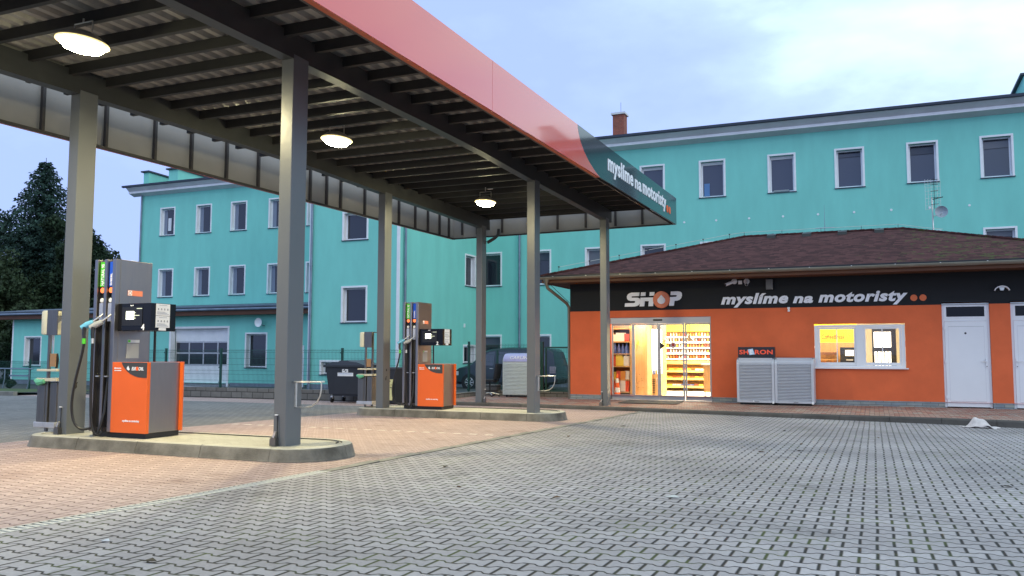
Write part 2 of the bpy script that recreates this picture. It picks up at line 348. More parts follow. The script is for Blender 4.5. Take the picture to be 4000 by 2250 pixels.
black_p=mat('black_plastic',(.012,.012,.013),.38)
black_gl=mat('black_gloss',(.004,.004,.005),.16,spec=.3)
rubber=mat('hose_rubber',(.014,.014,.015),.45,var=.2)
white_s=mat('white_sticker',(.75,.76,.78),.5)
grey_s=mat('grey_print',(.30,.31,.33),.6)
green_s=mat('green_label',(.07,.45,.02),.35,emit=(.10,.6,.03),estr=.12)
blue_s=mat('blue_label',(.01,.07,.50),.35,emit=(.01,.08,.6),estr=.12)
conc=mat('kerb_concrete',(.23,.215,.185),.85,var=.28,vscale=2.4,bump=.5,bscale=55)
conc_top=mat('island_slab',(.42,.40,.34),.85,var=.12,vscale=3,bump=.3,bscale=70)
white_letter=mat('white_letter',(.85,.87,.92),.4)
orange_l=mat('orange_letter',(.85,.13,.02),.4)
wood=mat('pine_wood',(.55,.30,.11),.5,var=.14,vscale=3,stretch=(6,6,.5))
wood_d=mat('stained_wood',(.12,.045,.018),.6,var=.3,vscale=3,stretch=(.6,8,8))
red_pl=mat('red_plastic',(.6,.05,.03),.45)
green_f=mat('green_fence_paint',(.012,.065,.05),.45)
green_b=mat('green_bag',(.12,.42,.25),.5)
asph=mat('asphalt',(.05,.05,.052),.9,var=.2,vscale=2,bump=.4,bscale=90)
grass_m=mat('grass_verge',(.05,.085,.02),.9,var=.4,vscale=6,bump=.8,bscale=60)
lamp_e=mat('lamp_diffuser',(1,1,1),.5,emit=(1,.92,.55),estr=140)
screen_e=mat('lit_screen',(1,1,1),.3,emit=(.95,1,.75),estr=3.0)
red_e=mat('lit_button',(.9,.15,.05),.4,emit=(1,.22,.06),estr=1.2)
clear=glass_mat('clear_glass')

# ================================================================== ground
def sm_(t,a,b):
    t=min(1,max(0,(t-a)/(b-a))); return t*t*(3-2*t)
def g(x,y): return .093-.014*y-.0105*max(0,x+3.5)*sm_(y,8,20)
def gy(x,y): return .093-.014*y-.015*max(0,-x-18)*sm_(y,19,30)
def fr(a,b,n): return [a+(b-a)*i/n for i in range(n+1)]
pav_grey=paver('grey_block_paving',[(.36,.335,.345),(.43,.40,.41),(.39,.36,.37),(.47,.44,.45)],(.018,.016,.014),H=.14,A=.016,wd=.008,we=.009,stain=.38,stainc=(.10,.095,.095),moss=.8)
pav_rear=paver('rear_grey_block_paving',[(.20,.19,.18),(.25,.235,.225)],(.03,.03,.03),H=.14,A=.013,stain=.3,stainc=(.1,.1,.1),moss=.2)
pav_red=paver('red_block_paving',[(.42,.31,.285),(.49,.365,.335),(.455,.335,.31)],(.09,.045,.04),H=.14,A=.016,wd=.005,we=.005,stain=.22,stainc=(.17,.09,.07),moss=.05)
pav_walk=paver('pavement_block_paving',[(.36,.17,.13),(.40,.32,.26),(.30,.12,.09),(.42,.22,.17),(.33,.30,.27)],(.07,.045,.035),Lx=.2,H=.165,A=.009,stain=.2,stainc=(.14,.09,.08),moss=.1)
struct(MB().grid(fr(-5.2,16,53),fr(-8,20.9,60),g),'forecourt_paving',pav_grey)
struct(MB().grid(fr(-11,-5.35,10),fr(-8,20.9,60),g),'canopy_paving',pav_red)
struct(MB().grid(fr(-48,-11,30),fr(-8,19.25,40),gy),'rear_paving',pav_rear)
struct(MB().grid(fr(-26,-11,15),fr(19.25,21.35,3),gy),'wall_side_paving',pav_red)
struct(MB().grid(fr(-220,160,95),fr(-90,330,105),lambda x,y:(.093-.014*min(y,60)-.015*min(22,max(0,-x-18))*sm_(y,19,30)-.0105*min(16,max(0,x+3.5))*sm_(y,8,20))-(.10 if y<24 else .004)),'ground',asph)
struct(MB().grid(fr(-60,-26,14),fr(19.2,24,4),lambda x,y:gy(x,y)+.10),'grass_verge',grass_m,kind='stuff')
struct(MB().grid(fr(-26,-18.,8),fr(21.6,24,3),lambda x,y:gy(x,y)+.06),'wall_verge',grass_m,kind='stuff')
# row of pale marker blocks set in the red paving
mk=MB()
for i in range(24):
    x=-11.9+.283*i
    if -10.95<x<-5.5: mk.box(x-.05,x+.085,12.27,12.37,g(x,12.3)-.01,g(x,12.3)+.004)
struct(mk,'marker_blocks',mat('pale_block',(.56,.47,.42),.8,var=.1))
# drain channel between the two pavings
dr=thing('drain_channel','long grated steel and concrete drain channel between red and grey paving','drain',(-5.275,6,g(-5.2,6)-.02))
bed=MB(); bars=MB(); strip=MB()
bed.grid([-5.35,-5.2],fr(-6,7.4,30),lambda x,y:g(x,y)-.022)
y=0.6
while y<7.4:
    bars.box(-5.335,-5.215,y,y+.032,g(-5.2,y)-.02,g(-5.2,y)+.001); y+=.062
for a,b in ((-5.35,-5.333),(-5.217,-5.2)):
    for k in range(30):
        y0=-6+13.4*k/30; y1=-6+13.4*(k+1)/30; bars.face((a,y0,g(a,y0)+.003),(b,y0,g(b,y0)+.003),(b,y1,g(b,y1)+.003),(a,y1,g(a,y1)+.003))
part(bed,'channel_bed',mat('channel_dark',(.02,.02,.02),.9),dr); part(bars,'grating',mat('grating_pale',(.55,.53,.48),.6),dr)
strip=MB()
for k in range(14):
    y0=7.42+.95*k; strip.box(-5.335,-5.205,y0,y0+.935,g(-5.2,y0)-.05,g(-5.2,y0+.5)+.006)
part(strip,'concrete_strip',conc,dr)
part(MB().grid([-5.205,-5.185],fr(7.4,20.4,20),lambda x,y:g(x,y)+.003),'joint_dirt',mat('joint_dirt',(.03,.027,.02),.95),dr)

# pavement in front of the shop
PV=[(-11.6,20.95),(-10,20.93),(-5.9,20.54),(-2.8,19.98),(1.76,19.80),(2.67,19.55),(14,18.6)]
def pvy(x):
    for (a,b),(c,d) in zip(PV,PV[1:]):
        if a<=x<=c: return b+(d-b)*(x-a)/(c-a)
    return PV[0][1] if x<PV[0][0] else PV[-1][1]
pm=MB(); xs=fr(-11.6,14,64)
for a,b in zip(xs,xs[1:]): pm.face((a,pvy(a)+.12,-.11),(b,pvy(b)+.12,-.11),(b,25.2,-.10),(a,25.2,-.10))
struct(pm,'pavement',pav_walk)
kb=MB(); x=-11.6; k=0
while x<13.9:
    x2=min(x+.99,14)
    ya,yb=pvy(x),pvy(x2)
    pts=[(0,-.45),(0,-.135),(.02,-.106),(.12,-.104),(.12,-.45)]
    i=len(kb.v); kb.v+=[(x+.004,ya+p,z) for p,z in pts]+[(x2-.004,yb+p,z) for p,z in pts]; n=len(pts)
    kb.f.append(tuple(range(i,i+n))); kb.f.append(tuple(range(i+n,i+2*n)))
    for q in range(n): kb.f.append((i+q,i+n+q,i+n+(q+1)%n,i+(q+1)%n))
    x=x2
ko=struct(kb,'pavement_kerb',mat('old_kerb',(.085,.08,.075),.9,var=.35,vscale=1.5,bump=.5,bscale=50))
# kerb on the far left
kl=MB()
for k in range(30): kl.box(-60+k*1.14,-60+k*1.14+1.13,19.05,19.2,-.9,gy(-60+k*1.14,19)+.13)
struct(kl,'far_kerb',conc)

# ================================================================== pump islands
kerb_side=mat('shaded_dirty_kerb',(.12,.11,.088),.9,var=.35,vscale=2.2,bump=.5,bscale=50,col2=(.24,.225,.19))  # kerb sides coloured darker to stand in for their shade, plus mottled dirt
def island(name,label,x0,x1,y0,y1,zt,zb):
    root=thing(name,label,'island',((x0+x1)/2,(y0+y1)/2,zb),'kerbed pump islands')
    r=.56; rl=.34
    def outline(ins):
        pts=[]
        def arc(cx,cy,rr,a0,a1,n=7):
            for i in range(n+1):
                t=R(a0+(a1-a0)*i/n); pts.append((cx+(rr-ins)*math.cos(t),cy+(rr-ins)*math.sin(t)))
        arc(x1-r,y0+r,r,-90,0); arc(x1-r,y1-r,r,0,90); arc(x0+rl,y1-rl,rl,90,180); arc(x0+rl,y0+rl,rl,180,270)
        return pts
    def dense(P):
        out=[]
        for a,b in zip(P,P[1:]+P[:1]):
            d=math.dist(a,b); n=max(1,int(d/.25))
            out+=[(a[0]+(b[0]-a[0])*i/n,a[1]+(b[1]-a[1])*i/n) for i in range(n)]
        return out
    prof=[(0,zb-.1),(0,zb+.012),(.006,zb+.02),(.035,zt-.028),(.045,zt-.01),(.06,zt),(.155,zt),(.155,zb-.1)]
    base=outline(0); ins=[outline(o) for o,_ in prof]
    # same parametrisation for every offset
    rings=[]
    for P in ins:
        out=[]
        for i in range(len(P)):
            a=P[i]; b=P[(i+1)%len(P)]; A0=base[i]; B0=base[(i+1)%len(base)]; n=max(1,int(math.dist(A0,B0)/.24))
            out+=[(a[0]+(b[0]-a[0])*j/n,a[1]+(b[1]-a[1])*j/n) for j in range(n)]
        rings.append(out)
    n=len(rings[0]); kb=MB(); dist=0; start=0; seg=[]
    for i in range(n):
        seg.append(i); dist+=math.dist(rings[0][i],rings[0][(i+1)%n])
        if dist>.95 or i==n-1:
            idx=seg+[(i+1)%n]; m_=len(idx); i0=len(kb.v)
            for k,j in enumerate(idx):
                j2=idx[1] if k==0 else idx[-2]; t=.012 if k in(0,m_-1) else 0   # 12 mm open joints
                for q,(o,z) in enumerate(prof):
                    a=rings[q][j]; b=rings[q][j2]; kb.v.append((a[0]+(b[0]-a[0])*t*1.3,a[1]+(b[1]-a[1])*t*1.3,z))
            p=len(prof)
            for k in range(m_-1):
                for q in range(p): kb.f.append((i0+k*p+q,i0+(k+1)*p+q,i0+(k+1)*p+(q+1)%p,i0+k*p+(q+1)%p))
            kb.f.append(tuple(i0+q for q in range(p))); kb.f.append(tuple(i0+(m_-1)*p+q for q in reversed(range(p))))
            seg=[]; dist=0
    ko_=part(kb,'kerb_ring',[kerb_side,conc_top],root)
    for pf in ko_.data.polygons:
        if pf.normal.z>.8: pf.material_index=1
    P=outline(.17); top=MB(); top.prism(P,'z',zb-.08,zt-.006); part(top,'top_paving',MATS['island_paving'],root)
    core=MB().prism(outline(.03),'z',zb-.09,zb+.03); part(core,'joint_filler',mat('joint_dark',(.02,.02,.018),.95),root)
    gr=MB()
    pts=[(x0+1.3,y1-.21,zt+.004)]+[(x1-r+(r-.2)*math.cos(R(a)),y1-r+(r-.21)*math.sin(R(a)),zt+.004) for a in (90,70,50,30,10)]
    gr.tube(pts,.007,6); part(gr,'cable',rubber,root)
    return root
ip=paver('island_paving',[(.40,.38,.32),(.46,.44,.38)],(.16,.14,.10),Lx=.2,H=.1,A=0.0,wd=.002,we=.002,stain=.12,stainc=(.2,.18,.14),moss=.1); MATS['island_paving']=ip
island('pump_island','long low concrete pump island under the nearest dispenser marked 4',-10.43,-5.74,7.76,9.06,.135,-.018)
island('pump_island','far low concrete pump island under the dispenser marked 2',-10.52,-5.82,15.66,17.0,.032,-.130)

# ================================================================== canopy
cn=thing('filling_station_canopy','dark steel filling station canopy on six grey posts with a long orange fascia','canopy',(-7.9,13,0))
for X in (-6.30,-9.87):
    for Y,z in ((8.06,.135),(15.93,.032),(20.98,-.11)):
        zt=4.74 if Y<20 else 4.71
        c=MB().bbox(X-.176,X,Y,Y+.29,z-.03,zt+.06,.008); part(c,'column',column_m,cn)
chip=mat('bare_chip',(.02,.018,.015),.8)
for yy,zb_ in ((8.17,.72),(16.04,.62)):
    part(MB().prism([(yy,zb_),(yy+.03,zb_+.03),(yy+.025,zb_+.07),(yy+.045,zb_+.10),(yy+.01,zb_+.09),(yy-.01,zb_+.04)],'x',-9.872,-9.8675),'paint_chip',chip,cn)
    part(MB().prism([(yy+.02,zb_+.20),(yy+.05,zb_+.22),(yy+.04,zb_+.26),(yy+.01,zb_+.25)],'x',-9.872,-9.8675),'paint_chip',chip,cn)
BP=[(3.7,4.66),(5.5,4.70),(7.4,4.73),(9,4.765),(11.7,4.80),(13.5,4.805),(15.5,4.765),(18.2,4.745),(21.5,4.705)]
for X in (-6.30,-9.87):
    b=MB(); a0,a1=X-.172,X-.003
    pr=[(a0,0),(a1,0),(a1,.31),(a0,.31)]
    for (ya,za),(yb,zb) in zip(BP,BP[1:]):
        i=len(b.v); b.v+=[(x,ya,za+z) for x,z in pr]+[(x,yb,zb+z) for x,z in pr]
        for q in range(4): b.f.append((i+q,i+4+q,i+4+(q+1)%4,i+(q+1)%4))
    i=len(b.v); b.v+=[(x,BP[0][0],BP[0][1]+z) for x,z in pr]+[(x,BP[-1][0],BP[-1][1]+z) for x,z in pr]; b.f+=[(i,i+1,i+2,i+3),(i+4,i+5,i+6,i+7)]
    part(b,'beam',beam_m,cn)
def bz(y): return 4.955+.0055*(y-8)
PY=[3.7+.60*i for i in range(15)]+[12.1+.665*(i+1) for i in range(14)]
for y in PY:
    z=bz(y); p=MB()
    p.prism([(y-.03,z+.001),(y+.035,z+.001),(y+.035,z+.008),(y-.022,z+.008),(y-.022,z+.128),(y+.035,z+.128),(y+.035,z+.136),(y-.03,z+.136)],'x',-10.72,-4.80)
    part(p,'purlin',purlin_m,cn)
# trapezoidal roof sheet, ribs running along the canopy
prof=[]; x=-10.78
while x<-4.85:
    prof+=[(x,.058),(x+.025,0),(x+.105,0),(x+.13,.058)]; x+=.215
rs=MB()
ys=[3.6]+[4+.7*i for i in range(25)]+[21.42]
for ya,yb in zip(ys,ys[1:]):
    za,zb=bz(ya)+.137,bz(yb)+.137
    for (xa,pa),(xb,pb) in zip(prof,prof[1:]): rs.face((xa,ya,za+pa),(xb,ya,za+pb),(xb,yb,zb+pb),(xa,yb,zb+pa))
part(rs,'roof_sheet',sheet_m,cn)
fz=lambda y:4.452+.0098*(y-6.2)
HF=.70; XF=-4.65; YE=21.86
def fpoly(pts,x0,x1):
    mb=MB(); return mb.prism(pts,'x',x0,x1)
curve=[(13.784,fz(13.78)+HF),(13.84,fz(13.9)+.56),(13.97,fz(14)+.42),(14.16,fz(14.1)+.29),(14.45,fz(14.4)+.165),(14.75,fz(14.7)+.075),(15.1,fz(15.1))]
fo=fpoly([(3.2,fz(3.2)),(10.19,fz(10.19))]+[(10.19,fz(10.19)+HF),(3.2,fz(3.2)+HF)],XF-.02,XF)
part(fo,'fascia_orange',orange_g,cn)
fo=fpoly([(10.197,fz(10.19)),(15.1,fz(15.1))]+curve[::-1][1:]+[(10.197,fz(10.19)+HF)],XF-.02,XF)
part(fo,'fascia_orange',orange_g,cn)
fd=fpoly([(15.103,fz(15.1)),(YE,fz(YE)),(YE,fz(YE)+HF)]+[(a+.004,b) for a,b in curve],XF-.02,XF)
part(fd,'fascia_dark',dark_g,cn)
part(MB().prism([(3.2,fz(3.2)-.001),(15.1,fz(15.1)-.001),(15.1,fz(15.1)+.012),(3.2,fz(3.2)+.012)],'x',XF-.085,XF-.021),'fascia_lip',mat('lip_orange',(.45,.08,.02),.5),cn)
part(MB().prism([(3.2,fz(3.2)-.0),(YE,fz(YE)-.0),(YE,fz(YE)+.03),(3.2,fz(3.2)+.03)],'x',XF-.12,XF-.086),'fascia_rail',rail_m,cn)
# end and rear fascias (seen from behind: pale back, dark frame)
XB=-11.2; bzf=lambda y:4.44+.0075*(y-7.9)
part(MB().prism([(3.2,bzf(3.2)),(YE,bzf(YE)),(YE,bzf(YE)+.80),(3.2,bzf(3.2)+.80)],'x',XB-.02,XB),'fascia_rear',fascia_in,cn)
part(MB().prism([(3.2,bzf(3.2)-.003),(YE,bzf(YE)-.003),(YE,bzf(YE)+.006),(3.2,bzf(3.2)+.006)],'x',XB-.05,XB-.021),'fascia_lip',orange_g,cn)
part(MB().prism([(3.2,bzf(3.2)-.002),(YE,bzf(YE)-.002),(YE,bzf(YE)+.035),(3.2,bzf(3.2)+.035)],'x',XB+.002,XB+.05),'fascia_rail',rail_m,cn)
e=MB(); e.v+=[(XB,YE,bzf(YE)),(XF,YE,fz(YE)),(XF,YE,fz(YE)+HF),(XB,YE,bzf(YE)+.8),(XB,YE-.02,bzf(YE)),(XF-.021,YE-.02,fz(YE)),(XF-.021,YE-.02,fz(YE)+HF),(XB,YE-.02,bzf(YE)+.8)]
e.f+=[(0,1,2,3),(7,6,5,4),(0,1,5,4),(3,2,6,7)]; part(e,'fascia_end',fascia_in,cn)
e=MB(); e.v+=[(XB+.05,YE-.06,bzf(YE)-.002),(XF-.12,YE-.06,fz(YE)-.002),(XF-.12,YE-.06,fz(YE)+.033),(XB+.05,YE-.06,bzf(YE)+.033),(XB+.05,YE-.022,bzf(YE)-.002),(XF-.12,YE-.022,fz(YE)-.002),(XF-.12,YE-.022,fz(YE)+.033),(XB+.05,YE-.022,bzf(YE)+.033)]
e.f+=[(0,1,2,3),(7,6,5,4),(0,1,5,4),(3,2,6,7)]; part(e,'fascia_rail',rail_m,cn)
for y in (5.2,6.1,7.0,7.62,8.5,9.62,10.62,11.46,12.36,13.26,14.2,14.95,15.55,16.1,17.1,17.95,18.7,19.55,20.25,20.93,21.5):
    part(MB().box(XB+.001,XB+.055,y-.025,y+.025,bzf(y)+.036,5.25),'fascia_post',rail_m,cn)
for x in (-10.9,-10.42,-9.63,-8.8,-7.95,-7.13,-6.29,-5.55):
    part(MB().box(x-.025,x+.025,YE-.075,YE-.023,4.66,5.25),'fascia_post',rail_m,cn)
part(MB().box(-10.74,-4.82,21.425,21.46,4.99,5.14),'edge_trim',purlin_m,cn)
part(MB().tube([(-9.62,21.55,4.72),(-9.62,21.5,4.55),(-9.68,21.4,4.45),(-9.84,21.27,4.32)],.045,10).sm(),'drain_pipe',beam_m,cn)
for s_,a,b_,c,d in (('myslíme',15.62,17.50,0,.44),('na',17.65,18.20,.10,.31),('motoristy',18.32,20.64,0,.415)):
    t=text_mb(s_,a,b_,c,d,XF+.006,.01,bold=.025,axis='x')
    t.v=[(x,y,z+fz(y)+.135) for x,y,z in t.v]; part(t,'slogan_word',white_letter,cn)
for y in (20.80,21.06): part(MB().lathe((XF+.001,y,fz(y)+.26),[(0,.0),(.095,0),(.095,.008),(0,.008)],20,'x'),'slogan_dot',orange_l,cn)

# ------------------------------------------------------------------ canopy lamps
def lamp(loc,label):
    r=thing('canopy_lamp',label,'lamp',loc,'floodlights under the canopy'); x,y,z=loc
    h=MB(); h.lathe((x,y,z),[(0,.10),(.10,.10),(.15,.07),(.19,.03),(.2,.0),(.19,-.005),(0,-.004)],36); h.v=[(x+(a-x)*1.0,y+(b-y)*1.4,c) for a,b,c in h.v]
    part(h.sm(),'housing',mat('lamp_housing',(.3,.3,.3),.4,metal=.5),r)
    d_=MB(); d_.lathe((x,y,z),[(.185,-.006),(.19,-.04),(.16,-.085),(.09,-.11),(0,-.118)],36); d_.v=[(x+(a-x)*1.0,y+(b-y)*1.4,c) for a,b,c in d_.v]
    part(d_.sm(),'diffuser',lamp_e,r)
    rm=MB().lathe((x,y,z),[(.187,-.004),(.222,-.006),(.226,-.022),(.205,-.034),(.188,-.03)],36); rm.v=[(a,y+(b-y)*1.4,c) for a,b,c in rm.v]
    part(rm.sm(),'halo_ring',mat('halo_glow',(1,.9,.6),.4,emit=(1,.80,.33),estr=1.0),r)  # emissive ring added to imitate the warm halo around the lamp
    b=MB().tube([(x-.14,y,z+.02),(x-.14,y,z+.22),(x+.14,y,z+.22),(x+.14,y,z+.02)],.008,6); b.tube([(x,y,z+.22),(x,y,bz(y)+.02)],.012,6)
    part(b,'bracket',galv,r); part(MB().box(x-.06,x+.06,y+.2,y+.28,z+.33,z+.40),'junction_box',white_p,r)
    ld=bpy.data.lights.new('canopy_lamp_light','AREA'); ld.shape='ELLIPSE'; ld.size=.28; ld.size_y=.38; ld.energy=190; ld.color=(1,.87,.50)
    lo=bpy.data.objects.new('canopy_lamp_light',ld); col.objects.link(lo); lo.parent=r; lo.location=(0,0,-.122)
    return r
lamp((-8.08,6.6,4.70),'glaring white canopy floodlight nearest the camera above the dispenser marked 4')
lamp((-8.08,11.5,4.76),'glaring white canopy floodlight hanging midway along the canopy')
lamp((-8.08,17.35,4.70),'glaring white canopy floodlight farthest away near the shop end of the canopy')

# ------------------------------------------------------------------ fuel dispensers
def pump():
    r=thing('fuel_dispenser','steel and orange fuel dispenser marked 4 on the nearest island','fuel pump',(-8.9,8.3,.135),'fuel dispensers')
    part(MB().box(-9.37,-8.45,8.05,8.60,.135,.199),'plinth',black_p,r)
    part(MB().bbox(-9.385,-9.01,8.075,8.60,.2,2.43,.006),'tower',steel,r)
    part(MB().box(-9.335,-9.07,8.066,8.0745,.25,2.25),'hose_slot_back',black_p,r)
    for a,b in ((-9.39,-9.335),(-9.215,-9.168),(-9.072,-9.008)):
        part(MB().bbox(a,b,8.0,8.074,.2,2.432,.008),'tower_rib',steel,r)
    for (a,b,mt,s) in ((-9.33,-9.218,green_s,'NATURAL 95'),(-9.166,-9.075,blue_s,'DIESEL')):
        l=part(MB().box(a+.012,b-.008,8.03,8.064,2.075,2.40),'fuel_label',mt,r,'bright green upright fuel label' if s[0]=='N' else 'bright blue upright fuel label')
        part(text_mb(s,a+.032,b-.03,2.09,2.37 if s[0]=='N' else 2.25,8.027,.004,bold=.03,axis='v'),'lettering',white_letter,l)
        part(MB().box(a+.012,b-.008,8.035,8.064,1.985,2.068),'button_plate',black_p,r)
        bt=part(MB().lathe(((a+b)/2,8.034,2.027),[(0,-.008),(.034,-.006),(.036,0),(0,.0)],16,'y').sm(),'lit_button',red_e,r)
        part(MB().lathe(((a+b)/2,8.034,1.895),[(0,-.012),(.028,-.01),(.03,0),(0,0)],16,'y').sm(),'call_disc',white_s,r)
        part(MB().box((a+b)/2-.033,(a+b)/2+.033,8.02,8.064,1.62,1.86),'nozzle_boot',galv,r)
    def nozzle(x,mt):
        n=part(MB().tube([(x+.05,8.04,1.73),(x+.02,7.99,1.68),(x-.06,7.93,1.60)],.012,8),'nozzle',galv,r)
        h=MB(); h.tube([(x-.04,7.95,1.61),(x-.10,7.91,1.575),(x-.16,7.87,1.53)],[.032,.042,.034],10); part(h.sm(),'hand_guard',mt,n)
        q=MB(); q.tube([(x-.12,7.88,1.54),(x-.115,7.87,1.45),(x-.10,7.865,1.39)],[.026,.022,.02],8); part(q.sm(),'grip',black_p,n)
        return n
    nozzle(-9.275,mat('nozzle_teal',(.13,.42,.62),.35)); nozzle(-9.12,mat('nozzle_grey',(.33,.34,.35),.35))
    part(MB().tube([(-9.375,7.865,1.395),(-9.375,7.865,1.325)],.024,10),'swivel',green_s,r)
    part(MB().tube([(-9.22,7.865,1.395),(-9.22,7.865,1.33)],.02,10),'swivel',galv,r)
    def bez(P,n=26):
        out=[]
        for k in range(n+1):
            t=k/n; Q=[Vector(p) for p in P]
            while len(Q)>1: Q=[a.lerp(b,t) for a,b in zip(Q,Q[1:])]
            out.append(Q[0])
        return out
    part(MB().tube(bez([(-9.375,7.865,1.33),(-9.42,7.86,.95),(-9.66,7.85,.62),(-9.62,7.87,.13),(-9.42,7.92,.20),(-9.33,8.02,.25)]),.017,8).sm(),'hose',rubber,r)
    part(MB().tube(bez([(-9.22,7.865,1.33),(-9.235,7.87,.9),(-9.24,7.9,.5),(-9.235,7.86,.18),(-9.19,7.93,.10),(-9.15,8.0,.20)]),.017,8).sm(),'hose',rubber,r)
    part(MB().tube([(-9.12,8.05,1.6),(-9.125,8.045,.9),(-9.12,8.0,.45),(-9.14,7.96,.26),(-9.17,7.95,.18)],.017,8).sm(),'hose',rubber,r)
    part(MB().tube([(-8.995,8.67,1.5),(-8.99,8.67,1.02)],.017,8),'hose',rubber,r)
    for x in (-9.275,-9.12): part(MB().box(x-.03,x+.03,8.0,8.04,.90,.915),'hose_clip',galv,r)
    c=part(MB().bbox(-9.008,-8.432,8.022,8.572,.2,1.088,.004),'cabinet',steel,r)
    f=part(MB().bbox(-9.006,-8.402,7.998,8.021,.198,1.092,.004),'front_panel',orange_p,r)
    part(MB().bbox(-8.431,-8.402,8.0215,8.05,.199,1.09,.003),'panel_edge',orange_p,r)
    part(MB().bbox(-9.006,-8.386,8.573,8.60,.198,1.094,.004),'rear_panel',orange_p,r)
    cv=[(-8.845,1.088),(-8.81,1.035),(-8.755,.985),(-8.69,.944),(-8.62,.918),(-8.55,.903),(-8.47,.897),(-8.408,.897),(-8.408,1.088)]
    part(MB().prism(cv,'y',7.9945,7.9975),'logo_field',mat('logo_grey',(.05,.05,.048),.4),f)
    part(text_mb('EUR',-8.665,-8.59,.988,1.032,7.9935,.003,bold=.03,shear=.2),'lettering',white_letter,f)
    part(text_mb('OIL',-8.552,-8.462,.988,1.032,7.9935,.003,bold=.03,shear=.2),'lettering',white_letter,f)
    part(MB().lathe((-8.572,7.9935,1.01),[(0,-.002),(.026,-.002),(.026,.001),(0,.001)],14,'y'),'logo_drop',orange_l,f)
    part(MB().prism([(-8.745,1.0),(-8.715,.985),(-8.70,1.0),(-8.71,1.02),(-8.728,1.045),(-8.75,1.02)],'y',7.992,7.994),'emblem',white_letter,f)
    sm=MB(); 
    for z,a,b in ((1.014,-8.945,-8.86),(.985,-8.965,-8.845)):
        x=a
        while x<b: sm.box(x,x+.009,7.9955,7.9975,z-.006,z+.006); x+=.012
    sm.lathe((-8.958,7.9975,1.014),[(0,-.002),(.011,-.002),(.011,0),(0,0)],12,'y')
    part(sm,'small_print',white_letter,f)
    part(text_mb('myslíme na motoristy',-8.80,-8.51,.33,.366,7.9965,.003,bold=.03,shear=.15),'lettering',white_letter,f)
    # display head
    dh=part(MB().bbox(-9.006,-8.44,8.06,8.475,1.492,1.848,.006),'display_head',black_gl,r)
    part(MB().box(-8.935,-8.585,8.0535,8.0595,1.56,1.80),'screen_bezel',black_p,dh)
    part(MB().box(-8.86,-8.725,8.050,8.0534,1.64,1.745),'lit_screen',screen_e,dh)
    for z,a,b in ((1.725,-8.72,-8.695),(1.69,-8.72,-8.63),(1.655,-8.72,-8.695),(1.778,-8.68,-8.59)): part(MB().box(a,b,8.051,8.0534,z-.004,z+.004),'display_line',mat('dim_lit',(.7,.75,.6),.5,emit=(.7,.8,.6),estr=.5),dh)
    part(MB().lathe((-8.645,8.0595,1.628),[(0,-.004),(.03,-.004),(.03,0),(0,0)],18,'y'),'round_sticker',white_s,dh)
    part(text_mb('tank',-8.80,-8.74,1.812,1.832,8.0585,.002,bold=.02),'maker_mark',white_letter,dh)
    for z0,z1 in ((1.69,1.842),(1.537,1.685)):
        p=part(MB().box(-8.4395,-8.437,8.137,8.37,z0,z1),'notice_sheet',white_s,dh)
        q=MB()
        for k in range(4):
            yy=8.165+.052*k; q.box(-8.4369,-8.4362,yy,yy+.02,z0+.07,z0+.095)
        for k in range(3): q.box(-8.4369,-8.4362,8.155,8.35-.03*k,z0+.018+.014*k,z0+.023+.014*k)
        q.box(-8.4369,-8.4362,8.19,8.32,z1-.02,z1-.015)
        part(q,'print',grey_s,p)
    part(MB().box(-8.4395,-8.437,8.19,8.31,1.499,1.534),'notice_sheet',white_s,dh)
    s=part(MB().box(-9.0095,-9.007,8.202,8.444,1.963,2.035),'warning_sticker',mat('sticker_orange',(.75,.22,.12),.5),r)
    part(MB().box(-9.0069,-9.006,8.205,8.268,1.967,2.031),'white_field',white_s,s)
    part(MB().lathe((-9.006,8.236,1.999),[(.018,0),(.024,.0),(.024,.001),(.018,.001)],16,'x'),'ban_ring',mat('ring_red',(.6,.08,.05),.5),s)
    part(MB().box(-9.0095,-9.004,8.21,8.412,1.14,1.33),'document_pocket',mat('pocket_grey',(.42,.40,.37),.35),r)
    part(MB().box(-9.0095,-9.005,8.23,8.42,1.345,1.383),'inspection_tag',white_s,r)
    part(MB().box(-9.0049,-9.0043,8.23,8.27,1.35,1.38),'inspection_mark',green_s,r)
    num=part(text_mb('4',-8.60,-8.545,1.50,1.578,8.0585,.003,bold=.03),'number',white_letter,dh)
    return r,num,dh
pA,num,dh=pump()
num_parent=num.parent; num.parent=None
pB=copy_tree(pA,loc=(-8.9,8.3+7.94,.032),label='steel and orange fuel dispenser marked 2 on the far island')
num.parent=num_parent
dhB=[c for c in pB.children if c.name.startswith('display_head')][0]
nb=text_mb('2',-8.60,-8.545,1.50,1.578,8.0585,.003,bold=.03); n2=link('number',nb.mesh('number',pA.location),white_letter,dhB)

